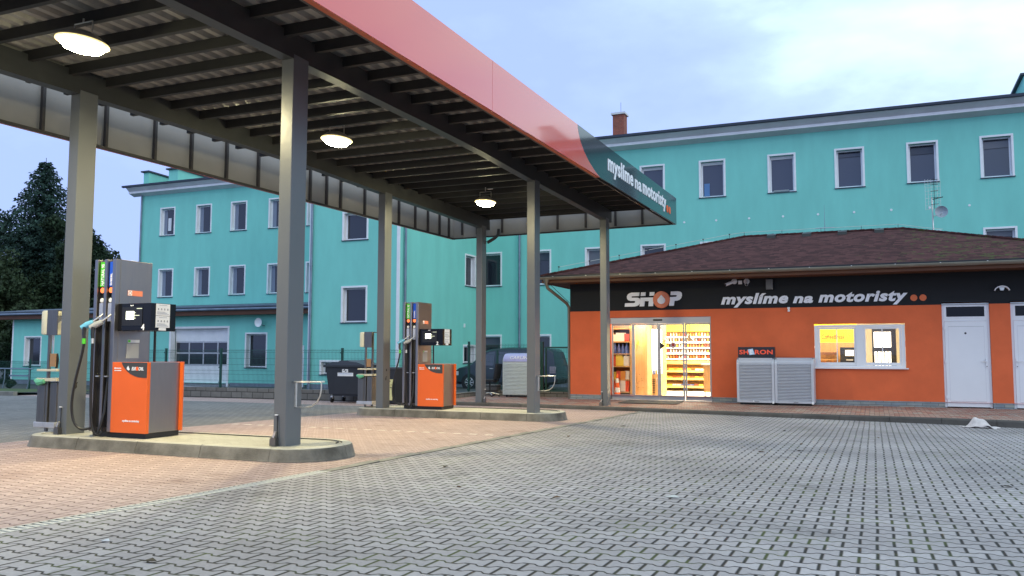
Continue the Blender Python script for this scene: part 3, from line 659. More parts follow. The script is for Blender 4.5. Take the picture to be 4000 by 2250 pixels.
# ------------------------------------------------------------------ windscreen service stands
def stand():
    r=thing('service_stand','brown steel windscreen service stand with towel box at the near end column','service stand',(-10.45,8.35,.135),'windscreen service stands')
    for y in (8.22,8.50): part(MB().bbox(-10.49,-10.45,y,y+.035,.135,1.80,.004),'post',steel_d,r)
    part(MB().box(-10.495,-10.30,8.20,8.215,1.45,1.80),'back_plate',steel_d,r)
    part(MB().box(-10.445,-10.30,8.216,8.55,1.785,1.80),'top_plate',steel_d,r)
    part(MB().bbox(-10.62,-10.50,8.20,8.50,1.46,1.795,.03).sm(),'towel_box',mat('cream_plastic',(.72,.68,.50),.45),r)
    tw=MB(); tw.grid([-10.57+.012*i for i in range(6)],[8.32,8.36],lambda x,y:1.46); tw.prism([(-10.56,1.46),(-10.51,1.46),(-10.505,1.24),(-10.52,1.18)],'y',8.33,8.335); part(tw,'paper_towel',white_s,r)
    part(MB().box(-10.44,-10.33,8.225,8.235,1.02,1.20),'glove_box',mat('card_brown',(.35,.20,.10),.7),r)
    for z0,z1 in ((.955,.985),(.82,.862)):
        part(MB().bbox(-10.66,-10.27,8.20,8.52,z0,z1,.005),'tray',mat('tray_cream',(.62,.56,.42),.5),r)
    part(MB().bbox(-10.66,-10.50,8.22,8.50,.20,.80,.01),'bin',steel_d,r)
    part(MB().bbox(-10.44,-10.30,8.24,8.50,.20,.80,.01),'bucket_box',steel_d,r)
    part(MB().bbox(-10.67,-10.26,8.19,8.53,.19,.262,.006),'base_band',galv,r)
    bg_=MB(); random.seed(3)
    bg_.tube([(-10.67,8.2,.83),(-10.58,8.18,.80),(-10.49,8.19,.82)],[.028,.045,.03],7); part(bg_.sm(),'bin_liner',green_b,r)
    part(MB().tube([(-10.40,8.3,1.0),(-10.37,8.29,1.12),(-10.38,8.28,1.20)],.018,7),'squeegee',black_p,r)
    return r
sA=stand()
copy_tree(sA,loc=(-10.40,16.2,.032),label='brown steel windscreen service stand in front of the big dark wheelie bin')

# ------------------------------------------------------------------ bent tube holders and latches on posts
def holder(x,y,z,label):
    r=thing('tube_holder',label,'holder',(x,y,z),'bent tube holders on the canopy posts')
    ring=[(x+.19+.19*math.cos(t),y+.14*math.sin(t),z+.30) for t in [2*math.pi*i/26 for i in range(26)]]
    part(MB().tube(ring,.008,7,closed=True).sm(),'ring',galv,r)
    part(MB().tube([(x+.012,y,z+.30),(x+.012,y,z),(x+.15,y,z),(x+.24,y,z+.02),(x+.31,y,z+.07),(x+.35,y,z+.14),(x+.365,y,z+.22),(x+.365,y,z+.295)],.0085,7).sm(),'bent_arm',galv,r)
    part(MB().box(x-.001,x+.006,y-.02,y+.02,z,z+.30),'fixing_plate',galv,r)
    return r
holder(-6.298,8.23,.575,'bent galvanised tube holder on the nearest front post')
holder(-6.298,16.10,.465,'bent galvanised tube holder on the post of the far island')
def latch(x,y,z,label):
    r=thing('post_latch',label,'latch',(x,y,z),'small cast latches at the feet of the posts')
    part(MB().prism([(x,z),(x+.085,z),(x+.085,z+.085),(x+.02,z+.10),(x,z+.07)],'y',y-.06,y-.002),'casting',steel_d,r)
    part(MB().prism([(x+.02,z+.10),(x+.06,z+.17),(x+.075,z+.155),(x+.05,z+.09)],'y',y-.045,y-.02),'catch',galv,r)
    part(MB().tube([(x+.08,y-.02,z+.05),(x+.07,y-.012,z+.35)],.006,6),'lever',black_p,r)
    part(MB().box(x+.035,x+.075,y-.02,y-.004,z+.35,z+.362),'cap',white_s,r)
latch(-6.48,8.06,.135,'small cast latch with a thin lever at the foot of the nearest front post')
latch(-10.03,8.06,.135,'small cast latch at the foot of the left post by dispenser 4')
latch(-6.50,20.98,-.108,'small dark latch at the foot of the post by the shop entrance')
latch(-9.86,21.1,-.108,'small cast latch at the foot of the rear post in front of the office chair')

# ================================================================== big teal building
F=42.0
bl=thing('factory_building','long three storey teal building with white framed windows behind the forecourt','building',(-20,42,-.6))
W,H_=1.31,1.92
cols_l=[-43.47,-40.37,-37.50,-34.50,-31.60]
cols_r=[-19.85,-16.98,-13.78,-10.80,-7.77,-4.46,-1.42,1.66,4.61,7.65,10.7,13.7,16.75,19.8,22.8]
rows=[(8.985,10.905),(4.89,6.81),(.36,2.28)]
def opens(cl,rw): return [(x+.08,x+W-.08,z0+.04,z1-.08) for x in cl for z0,z1 in rw]
PF=lambda u,d,z:(u,F+d,z)
hl=opens(cols_l,rows[:2]); hr=opens(cols_r,rows)
part(wall_holes(-45.14,-25.0,-1.2,11.85,hl,PF,.3),'wall',teal,bl)
part(wall_holes(-19.9,26,-.02,11.85,hr,PF,.3),'wall',teal,bl)
part(MB().box(-19.9,26,F-.03,F+.3,-1.2,-.03),'plinth',mat('plinth_slate',(.17,.20,.25),.8,var=.2,vscale=3),bl)
part(MB().face((-45.14,F,-1.2),(-45.14,F+13,-1.2),(-45.14,F+13,11.85),(-45.14,F,11.85)),'side_wall',teal,bl)
part(MB().face((26,F,-1.2),(26,F+13,-1.2),(26,F+13,11.85),(26,F,11.85)),'side_wall',teal,bl)
# projecting stair wing
SY=33.4; SX=-19.9; SL=-24.90
PW=lambda u,d,z:(u,SY+d,z); PX=lambda u,d,z:(SX-d,u,z)
sw=[(-23.05,-21.6,2.64,4.40),(-23.05,-21.6,6.54,7.95),(-24.20,-22.9,.20,.92)]
hs=[(a+.07,b-.07,c+.03,d-.07) for a,b,c,d in sw]
part(wall_holes(SL,SX,-.22,11.85,hs,PW,.3),'wing_front_wall',teal,bl)
side=[(40.18,41.5,4.82,6.58),(40.0,41.5,.70,1.72)]
hx=[(a+.07,b-.07,c+.03,d-.07) for a,b,c,d in side]
part(wall_holes(SY,F,-.22,11.85,hx,PX,.3),'wing_side_wall',teal,bl)
part(MB().face((SL,SY,-1.2),(SL,F,-1.2),(SL,F,11.85),(SL,SY,11.85)),'wing_side_wall',teal,bl)
pl=MATS['plinth_slate']
part(MB().box(SL,SX+.02,SY-.03,SY+.2,-1.2,-.23),'plinth',pl,bl); part(MB().box(SX-.2,SX+.03,SY+.21,F-.04,-1.2,-.23),'plinth',pl,bl)
part(MB().box(SL-.02,SL+.05,SY-.012,SY+.05,-.2,11.8),'corner_strip',white_p,bl)
part(MB().box(SX-.14,SX+.012,SY-.012,SY+.04,-.2,11.8),'corner_strip',white_p,bl)
# windows: trim, frame, pane, sill
def win_parts(x0,x1,z0,z1,P,dep,parent,prot=None,kind=0,name='window'):
    t=.085; tr=MB()
    def bx(mb,a,b,c,d,e_,f_):     # u a..b, depth c..d, z
        v=[P(u,dd,z) for u in(a,b) for dd in (c,d) for z in (e_,f_)]
        i=len(mb.v); mb.v+=v
        for f in ((0,1,3,2),(4,6,7,5),(0,4,5,1),(2,3,7,6),(0,2,6,4),(1,5,7,3)): mb.f.append(tuple(i+k for k in f))
    bx(tr,x0,x0+t,-.025,.006,z0,z1); bx(tr,x1-t,x1,-.025,.006,z0,z1); bx(tr,x0+t,x1-t,-.025,.006,z1-t,z1)
    # reveal lining
    bx(tr,x0+t-.002,x0+t+.012,.0062,dep-.05,z0+.05,z1-t); bx(tr,x1-t-.012,x1-t+.002,.0062,dep-.05,z0+.05,z1-t)
    w=part(tr,name,white_p,parent)
    fr_=MB(); a,b,c,d=x0+t+.013,x1-t-.013,z0+.06,z1-t-.005; fw=.065
    bx(fr_,a,a+fw,dep-.1,dep-.04,c,d); bx(fr_,b-fw,b,dep-.1,dep-.04,c,d); bx(fr_,a+fw,b-fw,dep-.1,dep-.04,c,c+fw); bx(fr_,a+fw,b-fw,dep-.1,dep-.04,d-fw,d)
    fo_=part(fr_,'frame',pvc,w)
    pn=MB(); bx(pn,a+fw,b-fw,dep-.07,dep-.055,c+fw,d-fw); part(pn,'pane',pane_blind if kind==1 else pane_m,w)
    si=MB(); bx(si,x0-.02,x1+.02,-.06,dep-.1,z0+.0,z0+.035); part(si,'sill',dark_metal if kind!=2 else pvc,w)
    if kind==1:
        bl_=MB(); bx(bl_,a+fw,b-fw,dep-.11,dep-.101,d-fw-.09,d-fw); part(bl_,'blind_box',cornice_g,w)
    if kind==3:
        bl_=MB(); bx(bl_,a+fw,a+fw+.28,dep-.085,dep-.072,c+fw,d-fw); part(bl_,'curtain',mat('net_curtain',(.22,.25,.33),.8),w)
    return w
# one per kind, then copied along the facade
def put_windows(cl,rw,kind):
    z0,z1=rw; first=win_parts(cl[0],cl[0]+W,z0,z1,PF,.3,bl,kind=kind)
    for x in cl[1:]:
        c=copy_tree(first,bl); c.location=first.location+Vector((x-cl[0],0,0))
put_windows(cols_l,rows[0],3); put_windows(cols_l,rows[1],3)
put_windows(cols_r,rows[0],1); put_windows(cols_r,rows[1],0); put_windows(cols_r,rows[2],0)
random.seed(21)
for k,x in enumerate(cols_r):      # blinds and curtains differ from window to window
    for zi,(z0,z1) in enumerate(rows):
        if random.random()<.5:
            h=random.choice([.25,.4,.7,1.1]); part(MB().box(x+.17,x+W-.17,F+.19,F+.198,z1-.16-h,z1-.16),'roller_blind',mat('blind_%d'%(k%3),((.10,.11,.15),(.07,.08,.11),(.15,.16,.19))[k%3],.8),bl)
for a,b,c,d in sw: win_parts(a,b,c,d,PW,.3,bl,name='wing_window')
for a,b,c,d in side: win_parts(a,b,c,d,PX,.3,bl,name='wing_window')
# paper in the top left window, things on sills
part(MB().box(-42.95,-42.68,F+.20,F+.21,9.35,10.2),'paper_in_window',white_s,bl)
part(MB().box(-7.55,-7.28,F+.20,F+.21,9.1,9.75),'blue_folder',mat('dull_blue',(.10,.22,.45),.6),bl)
part(MB().box(-4.2,-3.5,F+.12,F+.18,9.08,9.15),'sill_clutter',grey_s,bl)
# cornice with gutter
def cornice(x0,x1,y,name='cornice'):
    a=MB().prism([(y+.0,11.80),(y-.42,11.95),(y-.42,11.958),(y+.1,11.96)],'x',x0,x1); part(a,name+'_soffit',cornice_g,bl)
    a=MB().prism([(y-.43,11.945),(y-.45,11.945),(y-.45,12.08),(y-.43,12.08)],'x',x0-.012,x1+.012); part(a,name+'_band',white_p,bl)
    a=MB().prism([(y-.44,12.081),(y-.70,12.30),(y-.70,12.31),(y+.1,12.31),(y+.1,12.081)],'x',x0-.01,x1+.01); part(a,name,cornice_g,bl)
    a=MB().prism([(y-.69,12.311),(y-.84,12.33),(y-.85,12.44),(y-.66,12.45)],'x',x0-.25,x1+.2); part(a,'gutter',dark_metal,bl)
cornice(-45.9,SL-.4,F); cornice(SX+.45,26.5,F)
cornice(SL-.4,SX+.44,SY)
part(MB().box(SX+.002,SX+.42,SY-.4,F-.71,11.95,12.31),'cornice',cornice_g,bl)
roof_m=mat('dark_roofing',(.05,.055,.07),.7,var=.2)
part(MB().prism([(F-.7,12.40),(F+7,13.2),(F+14,12.3),(F+14,12.2)],'x',-46,26.3),'roof',roof_m,bl)
part(MB().prism([(SY-.6,12.40),(F+2,12.55),(F+2,12.35),(SY-.6,12.3)],'x',SL-.3,SX+.4),'roof',roof_m,bl)
for x0,x1 in ((-45.14,-44.68),(-42.9,-42.1),(6.42,6.95)):
    p=part(MB().prism([(F+.05,12.31),(F+.05,13.42),(F+11,13.1),(F+11,12.31)],'x',x0,x1),'parapet',teal,bl)
    part(MB().prism([(F-.10,13.44),(F-.10,13.53),(F+11.1,13.2),(F+11.1,13.11)],'x',x0-.14,x1+.14),'parapet_cap',dark_metal,p)
# downpipes
def pipe(x,y,z0,z1,m=zinc):
    p=MB().tube([(x,y,z0),(x,y,z1)],.06,10).sm()
    for z in (z0+1.2,z0+3.6,z0+6): 
        if z<z1: p.cyl((x,y,z),.072,.05,n=10)
    part(p,'downpipe',m,bl)
pipe(-45.05,F-.12,-.9,11.9); pipe(SL+.17,SY-.10,-.6,11.9); pipe(SX+.12,SY+.35,-.6,11.9); pipe(-17.47,F-.1,-.5,11.9)
pg=MB()
for k in range(-12,9):
    x=-8.54+3.165*k/2
    if x>-19 : pg=MB().lathe((x,F-.001,7.84),[(0,-.012),(.05,-.012),(.055,0)],12,'y'); part(pg,'facade_plug',white_p,bl)
# chimney with brick
ch=part(MB().box(-12.42,-11.80,42.7,43.3,12.3,13.95),'chimney',brick_mat('chimney_brick',(.36,.09,.045),(.24,.06,.035),(.25,.22,.20),3.2,.5,.16,.012),bl)
part(MB().box(-12.50,-11.72,42.62,43.38,13.952,14.06),'chimney_cap',cornice_g,ch); part(MB().box(-12.46,-11.76,42.66,43.34,12.4,12.82),'chimney_flashing',zinc,ch)
part(MB().tube([(-12.05,43,14.06),(-12.05,43,14.68)],.012,5),'lightning_rod',zinc,ch)
part(MB().box(SX+.002,SX+.06,40.05,40.15,2.62,2.82),'alarm_box',white_p,bl)
st=mat('soot_patch',(.05,.26,.26),.9)

# ================================================================== lean-to garage in front of the building
A=38.5
an=thing('garage_annex','low teal garage with a white sectional door and brown eaves beside the teal building','garage',(-41,38.5,-1))
PA=lambda u,d,z:(u,A+d,z)
ah=[(-38.66,-34.30,-1.2,2.70),(-33.0,-31.56,.42,2.34),(-51.24,-49.78,.40,2.26),(-29.9,-29.08,-1.2,1.6)]
part(wall_holes(-52.45,-25.6,-.5,3.75,ah,PA,.35),'wall',teal,an)
part(MB().box(-34.1,-30.0,A-.03,A+.2,-1.3,-.46),'plinth',pl,an); part(MB().box(-52.4,-38.9,A-.02,A+.2,-1.3,-.51),'plinth',pl,an)
part(MB().face((-52.45,A,-1.3),(-52.45,F,-1.3),(-52.45,F,4.2),(-52.45,A,3.75)),'side_wall',teal,an)
part(MB().box(-52.5,-52.38,A-.012,A+.05,-1,3.6),'corner_strip',white_p,an)
tr=MB(); tr.box(-38.78,-38.64,A-.03,A+.32,-1.2,2.81); tr.box(-34.34,-34.22,A-.03,A+.32,-1.2,2.81); tr.box(-38.64,-34.34,A-.03,A+.32,2.69,2.81)
gd=part(tr,'garage_door_frame',white_p,an)
dp=MB(); dp.box(-38.6,-34.36,A+.33,A+.36,-1.2,.50); dp.box(-38.6,-34.36,A+.33,A+.36,1.94,2.68)
for k in range(3): dp.box(-38.6,-34.36,A+.322,A+.332,-.75+.4*k,-.74+.4*k)
part(dp,'door_leaf',white_p,gd)
fm=MB(); fm.box(-38.6,-34.36,A+.32,A+.35,.505,.60); fm.box(-38.6,-34.36,A+.32,A+.35,1.20,1.30); fm.box(-38.6,-34.36,A+.32,A+.35,1.86,1.935)
for k in range(5): x=-38.6+1.09*k-.06*(k>0)-.03*(k==4); fm.box(x,x+.09,A+.321,A+.349,.601,1.859)
part(fm,'glazing_bars',galv,gd); part(MB().box(-38.5,-34.4,A+.345,A+.37,.6,1.86),'door_glazing',pane_m,gd)
win_parts(-33.07,-31.49,.385,2.42,PA,.35,an); win_parts(-51.31,-49.7,.35,2.335,PA,.35,an)
part(MB().box(-29.08,-28.95,A-.03,A+.3,-1.2,1.68),'side_door_frame',white_p,an); part(MB().box(-29.9,-29.1,A+.2,A+.24,-1.2,1.6),'side_door',white_p,an)
part(MB().prism([(A-.70,3.93),(F,4.34),(F,4.24),(A-.70,3.86)],'x',-53.9,-24.9),'roof',mat('felt_roof',(.10,.13,.18),.6,var=.3,vscale=2,stretch=(.3,2,2)),an)
part(MB().tube([(-53.9,A-.78,3.74),(-24.9,A-.78,3.74)],.07,8),'gutter',zinc,an)
part(MB().box(-53.8,-24.95,A-.64,A-.60,3.42,3.66),'eaves_board',wood_d,an)
part(MB().box(-53.7,-24.95,A-.598,A+.0,3.43,3.46),'soffit',wood_d,an); part(MB().box(-53.8,-24.95,A-.62,A-.598,3.661,3.855),'gap_strip',black_p,an)  # black strip stands in for the dark gap above the eaves board
part(MB().tube([(-25.3,A-.72,3.45),(-25.1,A-.8,3.2),(-24.95,A-.9,3.0)],.05,8),'gutter_outlet',zinc,an)
sd_=thing('satellite_dish','small round white dish on the wall of the low garage','satellite dish',(-31.84,A-.35,2.9))
part(MB().lathe((-31.84,A-.38,2.97),[(0,.06),(.12,.045),(.2,.015),(.25,-.03),(.255,-.03),(.2,.03),(.12,.06),(0,.075)],22,'y').sm(),'reflector',white_p,sd_)
part(MB().tube([(-31.84,A-.3,2.95),(-31.7,A-.15,2.8),(-31.7,A-.0,2.8)],.025,7),'arm',zinc,sd_)

# ================================================================== shop
SH=23.75; sb=-.105
sp=thing('shop_building','single storey orange and black shop with a brown shingle hip roof','shop',(-1,27.5,-.105))
shop_h=[(-7.04,-4.13,-.105,2.27),(-1.43,.77,.86,2.02),(1.615,2.67,-.105,2.53),(3.12,4.16,-.105,2.53)]
XR=5.3; XL=-8.262; BK=32.2
PS=lambda u,d,z:(u,SH+d,z)
part(wall_holes(XL,XR,.035,2.472,shop_h,PS,.16),'wall',orange_w,sp)
part(wall_holes(XL,XR,2.472,3.34,shop_h,PS,.16),'wall_band',black_w,sp)
part(MB().box(XL+.001,XL+.02,SH+.001,BK,-.2,3.3),'side_wall',orange_w,sp); part(MB().box(XR-.02,XR-.001,SH+.001,BK,-.2,3.3),'side_wall',orange_w,sp)
part(MB().box(XL,XR,BK-.02,BK,-.2,3.3),'rear_wall',orange_w,sp)
slate=brick_mat('plinth_tiles',(.20,.25,.30),(.30,.32,.30),(.12,.13,.14),1.0,.36,.068,.006)
for a,b in ((XL-.012,-7.045),(-4.125,1.61),(2.675,3.115),(4.165,XR)):
    part(MB().box(a,b,SH-.018,SH+.1,-.16,.034),'plinth',slate,sp)
# roof: hip
ex0,ex1,ey0,ey1=-8.85,5.95,22.86,32.95; ez=3.475; rz=5.02; rx0,rx1,ry=-3.74,.95,27.95
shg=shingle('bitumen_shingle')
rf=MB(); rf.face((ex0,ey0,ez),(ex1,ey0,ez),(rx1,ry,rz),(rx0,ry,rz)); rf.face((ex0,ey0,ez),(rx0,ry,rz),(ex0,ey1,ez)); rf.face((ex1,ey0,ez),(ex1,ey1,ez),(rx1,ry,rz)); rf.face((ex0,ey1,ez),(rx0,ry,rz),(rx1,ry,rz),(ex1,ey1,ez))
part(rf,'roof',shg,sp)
rg=MB()
for a,b in (((ex0,ey0,ez),(rx0,ry,rz)),((ex1,ey0,ez),(rx1,ry,rz)),((rx0,ry,rz),(rx1,ry,rz))):
    a=Vector(a);b=Vector(b); n=int((b-a).length/.22)
    for k in range(n):
        p=a.lerp(b,k/n); q=a.lerp(b,(k+1.15)/n); rg.tube([p+Vector((0,0,.0)),q+Vector((0,0,.012))],.05,6)
part(rg,'ridge_caps',shg,sp)
for x in (-2.985,-1.926,-.894,.145): part(MB().prism([(ry-.50,4.86),(ry-.46,4.97),(ry-.12,5.05),(ry-.1,4.9)],'x',x-.0,x+.26),'roof_vent',black_p,sp)
part(MB().box(ex0-.02,ex1+.02,ey0-.015,ey0+.01,3.40,3.49),'drip_edge',black_p,sp)
def halfpipe(p0,p1,r,name,m,parent):
    p0=Vector(p0);p1=Vector(p1); d=(p1-p0).normalized(); s_=d.cross(Vector((0,0,1))).normalized(); mb=MB(); n=9
    for rr in (r,r-.006):
        for P in (p0,p1):
            for k in range(n+1):
                t=math.pi+math.pi*k/n; mb.v.append(tuple(P+s_*math.cos(t)*rr+Vector((0,0,math.sin(t)*rr))))
    for b_ in (0,2*(n+1)):
        for k in range(n): mb.f.append((b_+k,b_+k+1,b_+n+1+k+1,b_+n+1+k))
    mb.tube([p0+s_*r+Vector((0,0,.0)),p1+s_*r],.008,5)
    return part(mb.sm(),name,m,parent)
gm=mat('gutter_bronze',(.26,.245,.20),.35,metal=.6,var=.12)
halfpipe((ex0-.12,ey0-.08,3.425),(ex1+.1,ey0-.08,3.425),.072,'gutter',gm,sp)
for x in [ex0+.4+1.0*k for k in range(15)]: part(MB().box(x,x+.025,ey0-.155,ey0-.012,3.43,3.445),'gutter_bracket',galv,sp)
part(MB().box(ex0+.02,ex1-.02,ey0+.012,ey0+.04,3.27,3.40),'fascia_board',wood_d,sp)
part(MB().box(ex0+.02,ex0+.05,ey0+.041,ey1-.2,3.27,3.46),'fascia_board',wood_d,sp)
so=MB()
for k in range(7): so.box(ex0+.06,ex1-.05,ey0+.045+.125*k,ey0+.045+.125*k+.115,3.285,3.30)
part(so,'soffit_boards',wood_d,sp)
so=MB()
for k in range(4): so.box(ex0+.06+.125*k,ex0+.06+.125*k+.115,ey0+.95,ey1-.3,3.285,3.30)
part(so,'soffit_boards',wood_d,sp)
part(MB().tube([(-8.66,22.8,3.40),(-8.66,22.8,3.24),(-8.64,22.86,3.12),(-8.50,23.3,2.92),(-8.36,23.72,2.72),(-8.325,23.82,2.60),(-8.325,23.84,-.12)],.047,10).sm(),'downpipe',gm,sp)
part(MB().lathe((-8.66,22.8,3.22),[(.048,0),(.06,.05),(.10,.15),(.10,.16)],12).sm(),'gutter_funnel',gm,sp)
part(MB().tube([(-8.60,22.9,3.25),(-8.28,23.72,2.74)],.008,5),'cable',black_p,sp)
# interior shell
inw=mat('interior_wall',(.80,.74,.60),.7); inf=mat('interior_floor',(.72,.70,.66),.35); yel=mat('interior_yellow',(.85,.60,.02),.6)
part(MB().face((XL+.2,SH+.17,-.098),(1.45,SH+.17,-.098),(1.45,31.6,-.098),(XL+.2,31.6,-.098)),'interior_floor',inf,sp)
part(MB().face((XL+.2,SH+.17,2.62),(1.45,SH+.17,2.62),(1.45,31.6,2.62),(XL+.2,31.6,2.62)),'interior_ceiling',inw,sp)
iw=MB(); iw.face((XL+.2,31.6,-.1),(1.45,31.6,-.1),(1.45,31.6,2.62),(XL+.2,31.6,2.62)); part(iw,'interior_back_wall',inw,sp)
part(MB().face((XL+.2,SH+.17,-.1),(XL+.2,31.6,-.1),(XL+.2,31.6,2.62),(XL+.2,SH+.17,2.62)),'interior_side_wall',inw,sp)
part(MB().face((1.45,SH+.17,-.1),(1.45,31.6,-.1),(1.45,31.6,2.62),(1.45,SH+.17,2.62)),'interior_side_wall',inw,sp)
iw=wall_holes(XL+.2,1.45,-.1,2.62,[(-7.04,-4.13,-.1,2.27),(-1.43,.77,.86,2.02)],lambda u,d,z:(u,SH+.165+d,z)); part(iw,'interior_front_wall',inw,sp)
# automatic door
alu=mat('door_aluminium',(.42,.42,.46),.4,metal=.4)
dr_=part(MB().box(-7.03,-4.14,SH+.03,SH+.15,2.09,2.265),'door_header',alu,sp)
part(MB().box(-5.76,-5.50,SH+.005,SH+.029,2.165,2.215),'motion_sensor',black_p,dr_)
part(MB().box(-7.04,-4.12,SH-.01,SH+.16,-.11,-.085),'threshold',galv,sp)
def leaf(x0,x1,y,k):
    f=MB(); s=.045
    f.box(x0,x0+s,y,y+.04,-.08,2.085); f.box(x1-s,x1,y,y+.04,-.08,2.085); f.box(x0+s,x1-s,y,y+.04,-.08,.05); f.box(x0+s,x1-s,y,y+.04,2.045,2.085)
    d=part(f,'sliding_door' if k else 'fixed_side_panel',alu,sp); part(MB().box(x0+s,x1-s,y+.016,y+.024,.05,2.045),'glass',clear,d); return d
leaf(-7.02,-6.37,SH+.10,0); d1=leaf(-6.36,-5.61,SH+.04,1); d2=leaf(-5.605,-4.885,SH+.04,1); leaf(-4.875,-4.145,SH+.10,0)
part(MB().prism([(-5.575,1.35),(-5.50,1.40),(-5.43,1.455),(-5.50,1.51),(-5.575,1.56)],'y',SH+.035,SH+.039),'arrow_sticker',black_p,d2)
part(MB().lathe((-5.20,SH+.039,1.47),[(0,-.004),(.095,-.004),(.095,0),(0,0)],8,'y'),'warning_sticker',mat('pale_pink',(.75,.55,.5),.5),d2)
part(MB().lathe((-5.20,SH+.034,1.48),[(0,-.002),(.04,-.002),(.045,0),(0,0)],9,'y'),'sticker_mark',red_pl,d2)
# coffee window
cw=MB(); cw.box(-1.42,-1.34,SH+.02,SH+.12,.93,1.98); cw.box(.68,.76,SH+.02,SH+.12,.93,1.98); cw.box(-1.34,.68,SH+.02,SH+.12,1.93,1.99); cw.box(-1.42,.76,SH+.02,SH+.12,.875,.93)
cwin=part(cw,'window',pvc,sp)
for a,b in ((-1.335,-.40),(-.22,.675)):
    s=MB(); s.box(a,a+.05,SH+.035,SH+.10,.935,1.925); s.box(b-.05,b,SH+.035,SH+.10,.935,1.925); s.box(a+.05,b-.05,SH+.035,SH+.10,.935,1.01); s.box(a+.05,b-.05,SH+.035,SH+.10,1.88,1.925)
    s.box((a+b)/2-.012,(a+b)/2+.012,SH+.06,SH+.075,1.01,1.88)
    q=part(s,'sash',pvc,cwin); part(MB().box(a+.05,b-.05,SH+.078,SH+.084,1.01,1.88),'pane',clear,q)
part(MB().box(-.399,-.221,SH+.018,SH+.11,.93,1.93),'mullion',pvc,cwin)
part(MB().box(-1.46,.82,SH-.07,SH+.02,.845,.872),'sill',pvc,cwin)
# staff / WC doors
def wc(x0,x1,hinge_left,lab):
    f=MB(); y=SH+.045; f.box(x0,x0+.05,y,y+.08,-.09,2.50); f.box(x1-.05,x1,y,y+.08,-.09,2.50); f.box(x0+.05,x1-.05,y,y+.08,2.45,2.50); f.box(x0+.05,x1-.05,y,y+.08,2.055,2.13)
    f.box(x0+.05,x0+.10,y-.004,y+.07,2.131,2.449); f.box(x1-.10,x1-.05,y-.004,y+.07,2.131,2.449); f.box(x0+.10,x1-.10,y-.004,y+.07,2.131,2.165); f.box(x0+.10,x1-.10,y-.004,y+.07,2.415,2.449)
    d=part(f,'door_frame',pvc,sp,lab)
    part(MB().box(x0+.10,x1-.10,y+.03,y+.04,2.165,2.415),'transom_pane',black_gl,d)
    l=MB().bbox(x0+.052,x1-.052,y-.012,y+.05,-.075,2.05,.004)
    part(l,'door',pvc,d)
    pn=MB(); a,b=x0+.13,x1-.13; 
    for q in ((a,b,1.915,1.922),(a,b,.055,.062)): pn.box(q[0],q[1],y-.0135,y-.0121,q[2],q[3])
    part(pn,'panel_line',grey_s,d); pn=MB()
    for q in ((a-.006,a),(b,b+.006)): pn.box(q[0],q[1],y-.0135,y-.0121,.06,1.92)
    part(pn,'panel_line',mat('faint_line',(.60,.61,.66),.5),d)
    hx=x1-.095 if hinge_left else x0+.095; sg=-1 if hinge_left else 1
    part(MB().box(hx-.02,hx+.02,y-.035,y-.013,.90,1.12),'handle_plate',pvc,d); part(MB().tube([(hx,y-.03,1.055),(hx,y-.07,1.055),(hx+sg*.12,y-.07,1.05)],.011,7).sm(),'handle',pvc,d)
    part(MB().cyl((hx,y-.036,.93),.012,.004,'y',10),'keyhole',black_p,d)
    hh=x0+.05 if hinge_left else x1-.05
    for z in (.12,1.0,1.84): part(MB().bbox(hh-.02,hh+.045,y-.024,y-.013,z,z+.07,.003),'hinge',pvc,d)
    return d
w1=wc(1.62,2.665,True,'white door with a small dark oval badge'); w2=wc(3.125,4.155,False,'white door at the right edge')
part(MB().lathe((2.13,SH+.033,1.75),[(0,-.003),(.024,-.003),(.026,0),(0,0)],16,'y'),'oval_badge',black_p,w1)
b=[c for c in w1.children if c.name.startswith('oval')][0]; b.scale=(1,1,1.0)
part(MB().box(1.60,2.69,SH-.012,SH+.04,2.531,2.545),'lintel_trim',black_p,sp)
# lettering signs on the band
def poly_text(polys,x0,x1,z0,z1,y,d=.03):
    mb=MB()
    for P in polys: mb.prism([(x0+(x1-x0)*a,z0+(z1-z0)*b) for a,b in P],'y',y-d,y)
    return mb
def curve_pts(c,r,a0,a1,n=7,sy=1): return [(c[0]+r*math.cos(R(a0+(a1-a0)*i/n)),c[1]+r*sy*math.sin(R(a0+(a1-a0)*i/n))) for i in range(n+1)]
ss=thing('shop_sign','illuminated style SHOP sign whose O is an orange disc with a pale drop','sign',(-5.7,SH,2.54))
# outline taken from the lettering, in units of the sign box (x 0..1, z 0..1); italic
def sh(P,k=.13): return [(a+k*b*.33,b) for a,b in P]
Spoly=[(-.02,0)]+[(.16,0),(.20,.03),(.235,.10),(.25,.20),(.255,.32),(.25,.47),(.235,.57),(.205,.62),(.10,.63),(.085,.66),(.085,.70),(.10,.73),(.225,.735),(.225,.985),(.08,.985),(.04,.94),(.01,.84),(0,.70),(.01,.55),(.035,.45),(.07,.40),(.15,.395),(.165,.36),(.165,.29),(.15,.25),(-.02,.245)]
def Lx_(P,dx,ks=.055): return [(a+dx+ks*b,b) for a,b in P]
sx0,sx1,sz0,sz1=-6.55,-4.95,2.585,2.995
letters={'letter_s':[Lx_(Spoly,0,.03)],
 'letter_h':[Lx_([(.255,0),(.34,0),(.34,.36),(.415,.36),(.415,0),(.50,0),(.50,.61),(.255,.61)],0,.03),Lx_([(.255,.73),(.34,.73),(.34,.985),(.255,.985)],0,.03),Lx_([(.415,.73),(.50,.73),(.50,.985),(.415,.985)],0,.03)],
 'letter_p':[Lx_([(.79,0),(.875,0),(.875,.34),(.92,.345),(.965,.40),(.99,.52),(1.0,.70),(.99,.88),(.96,.965),(.92,.99),(.795,.99),(.795,.74),(.895,.735),(.91,.70),(.91,.66),(.895,.615),(.79,.61)],0,.03)]}
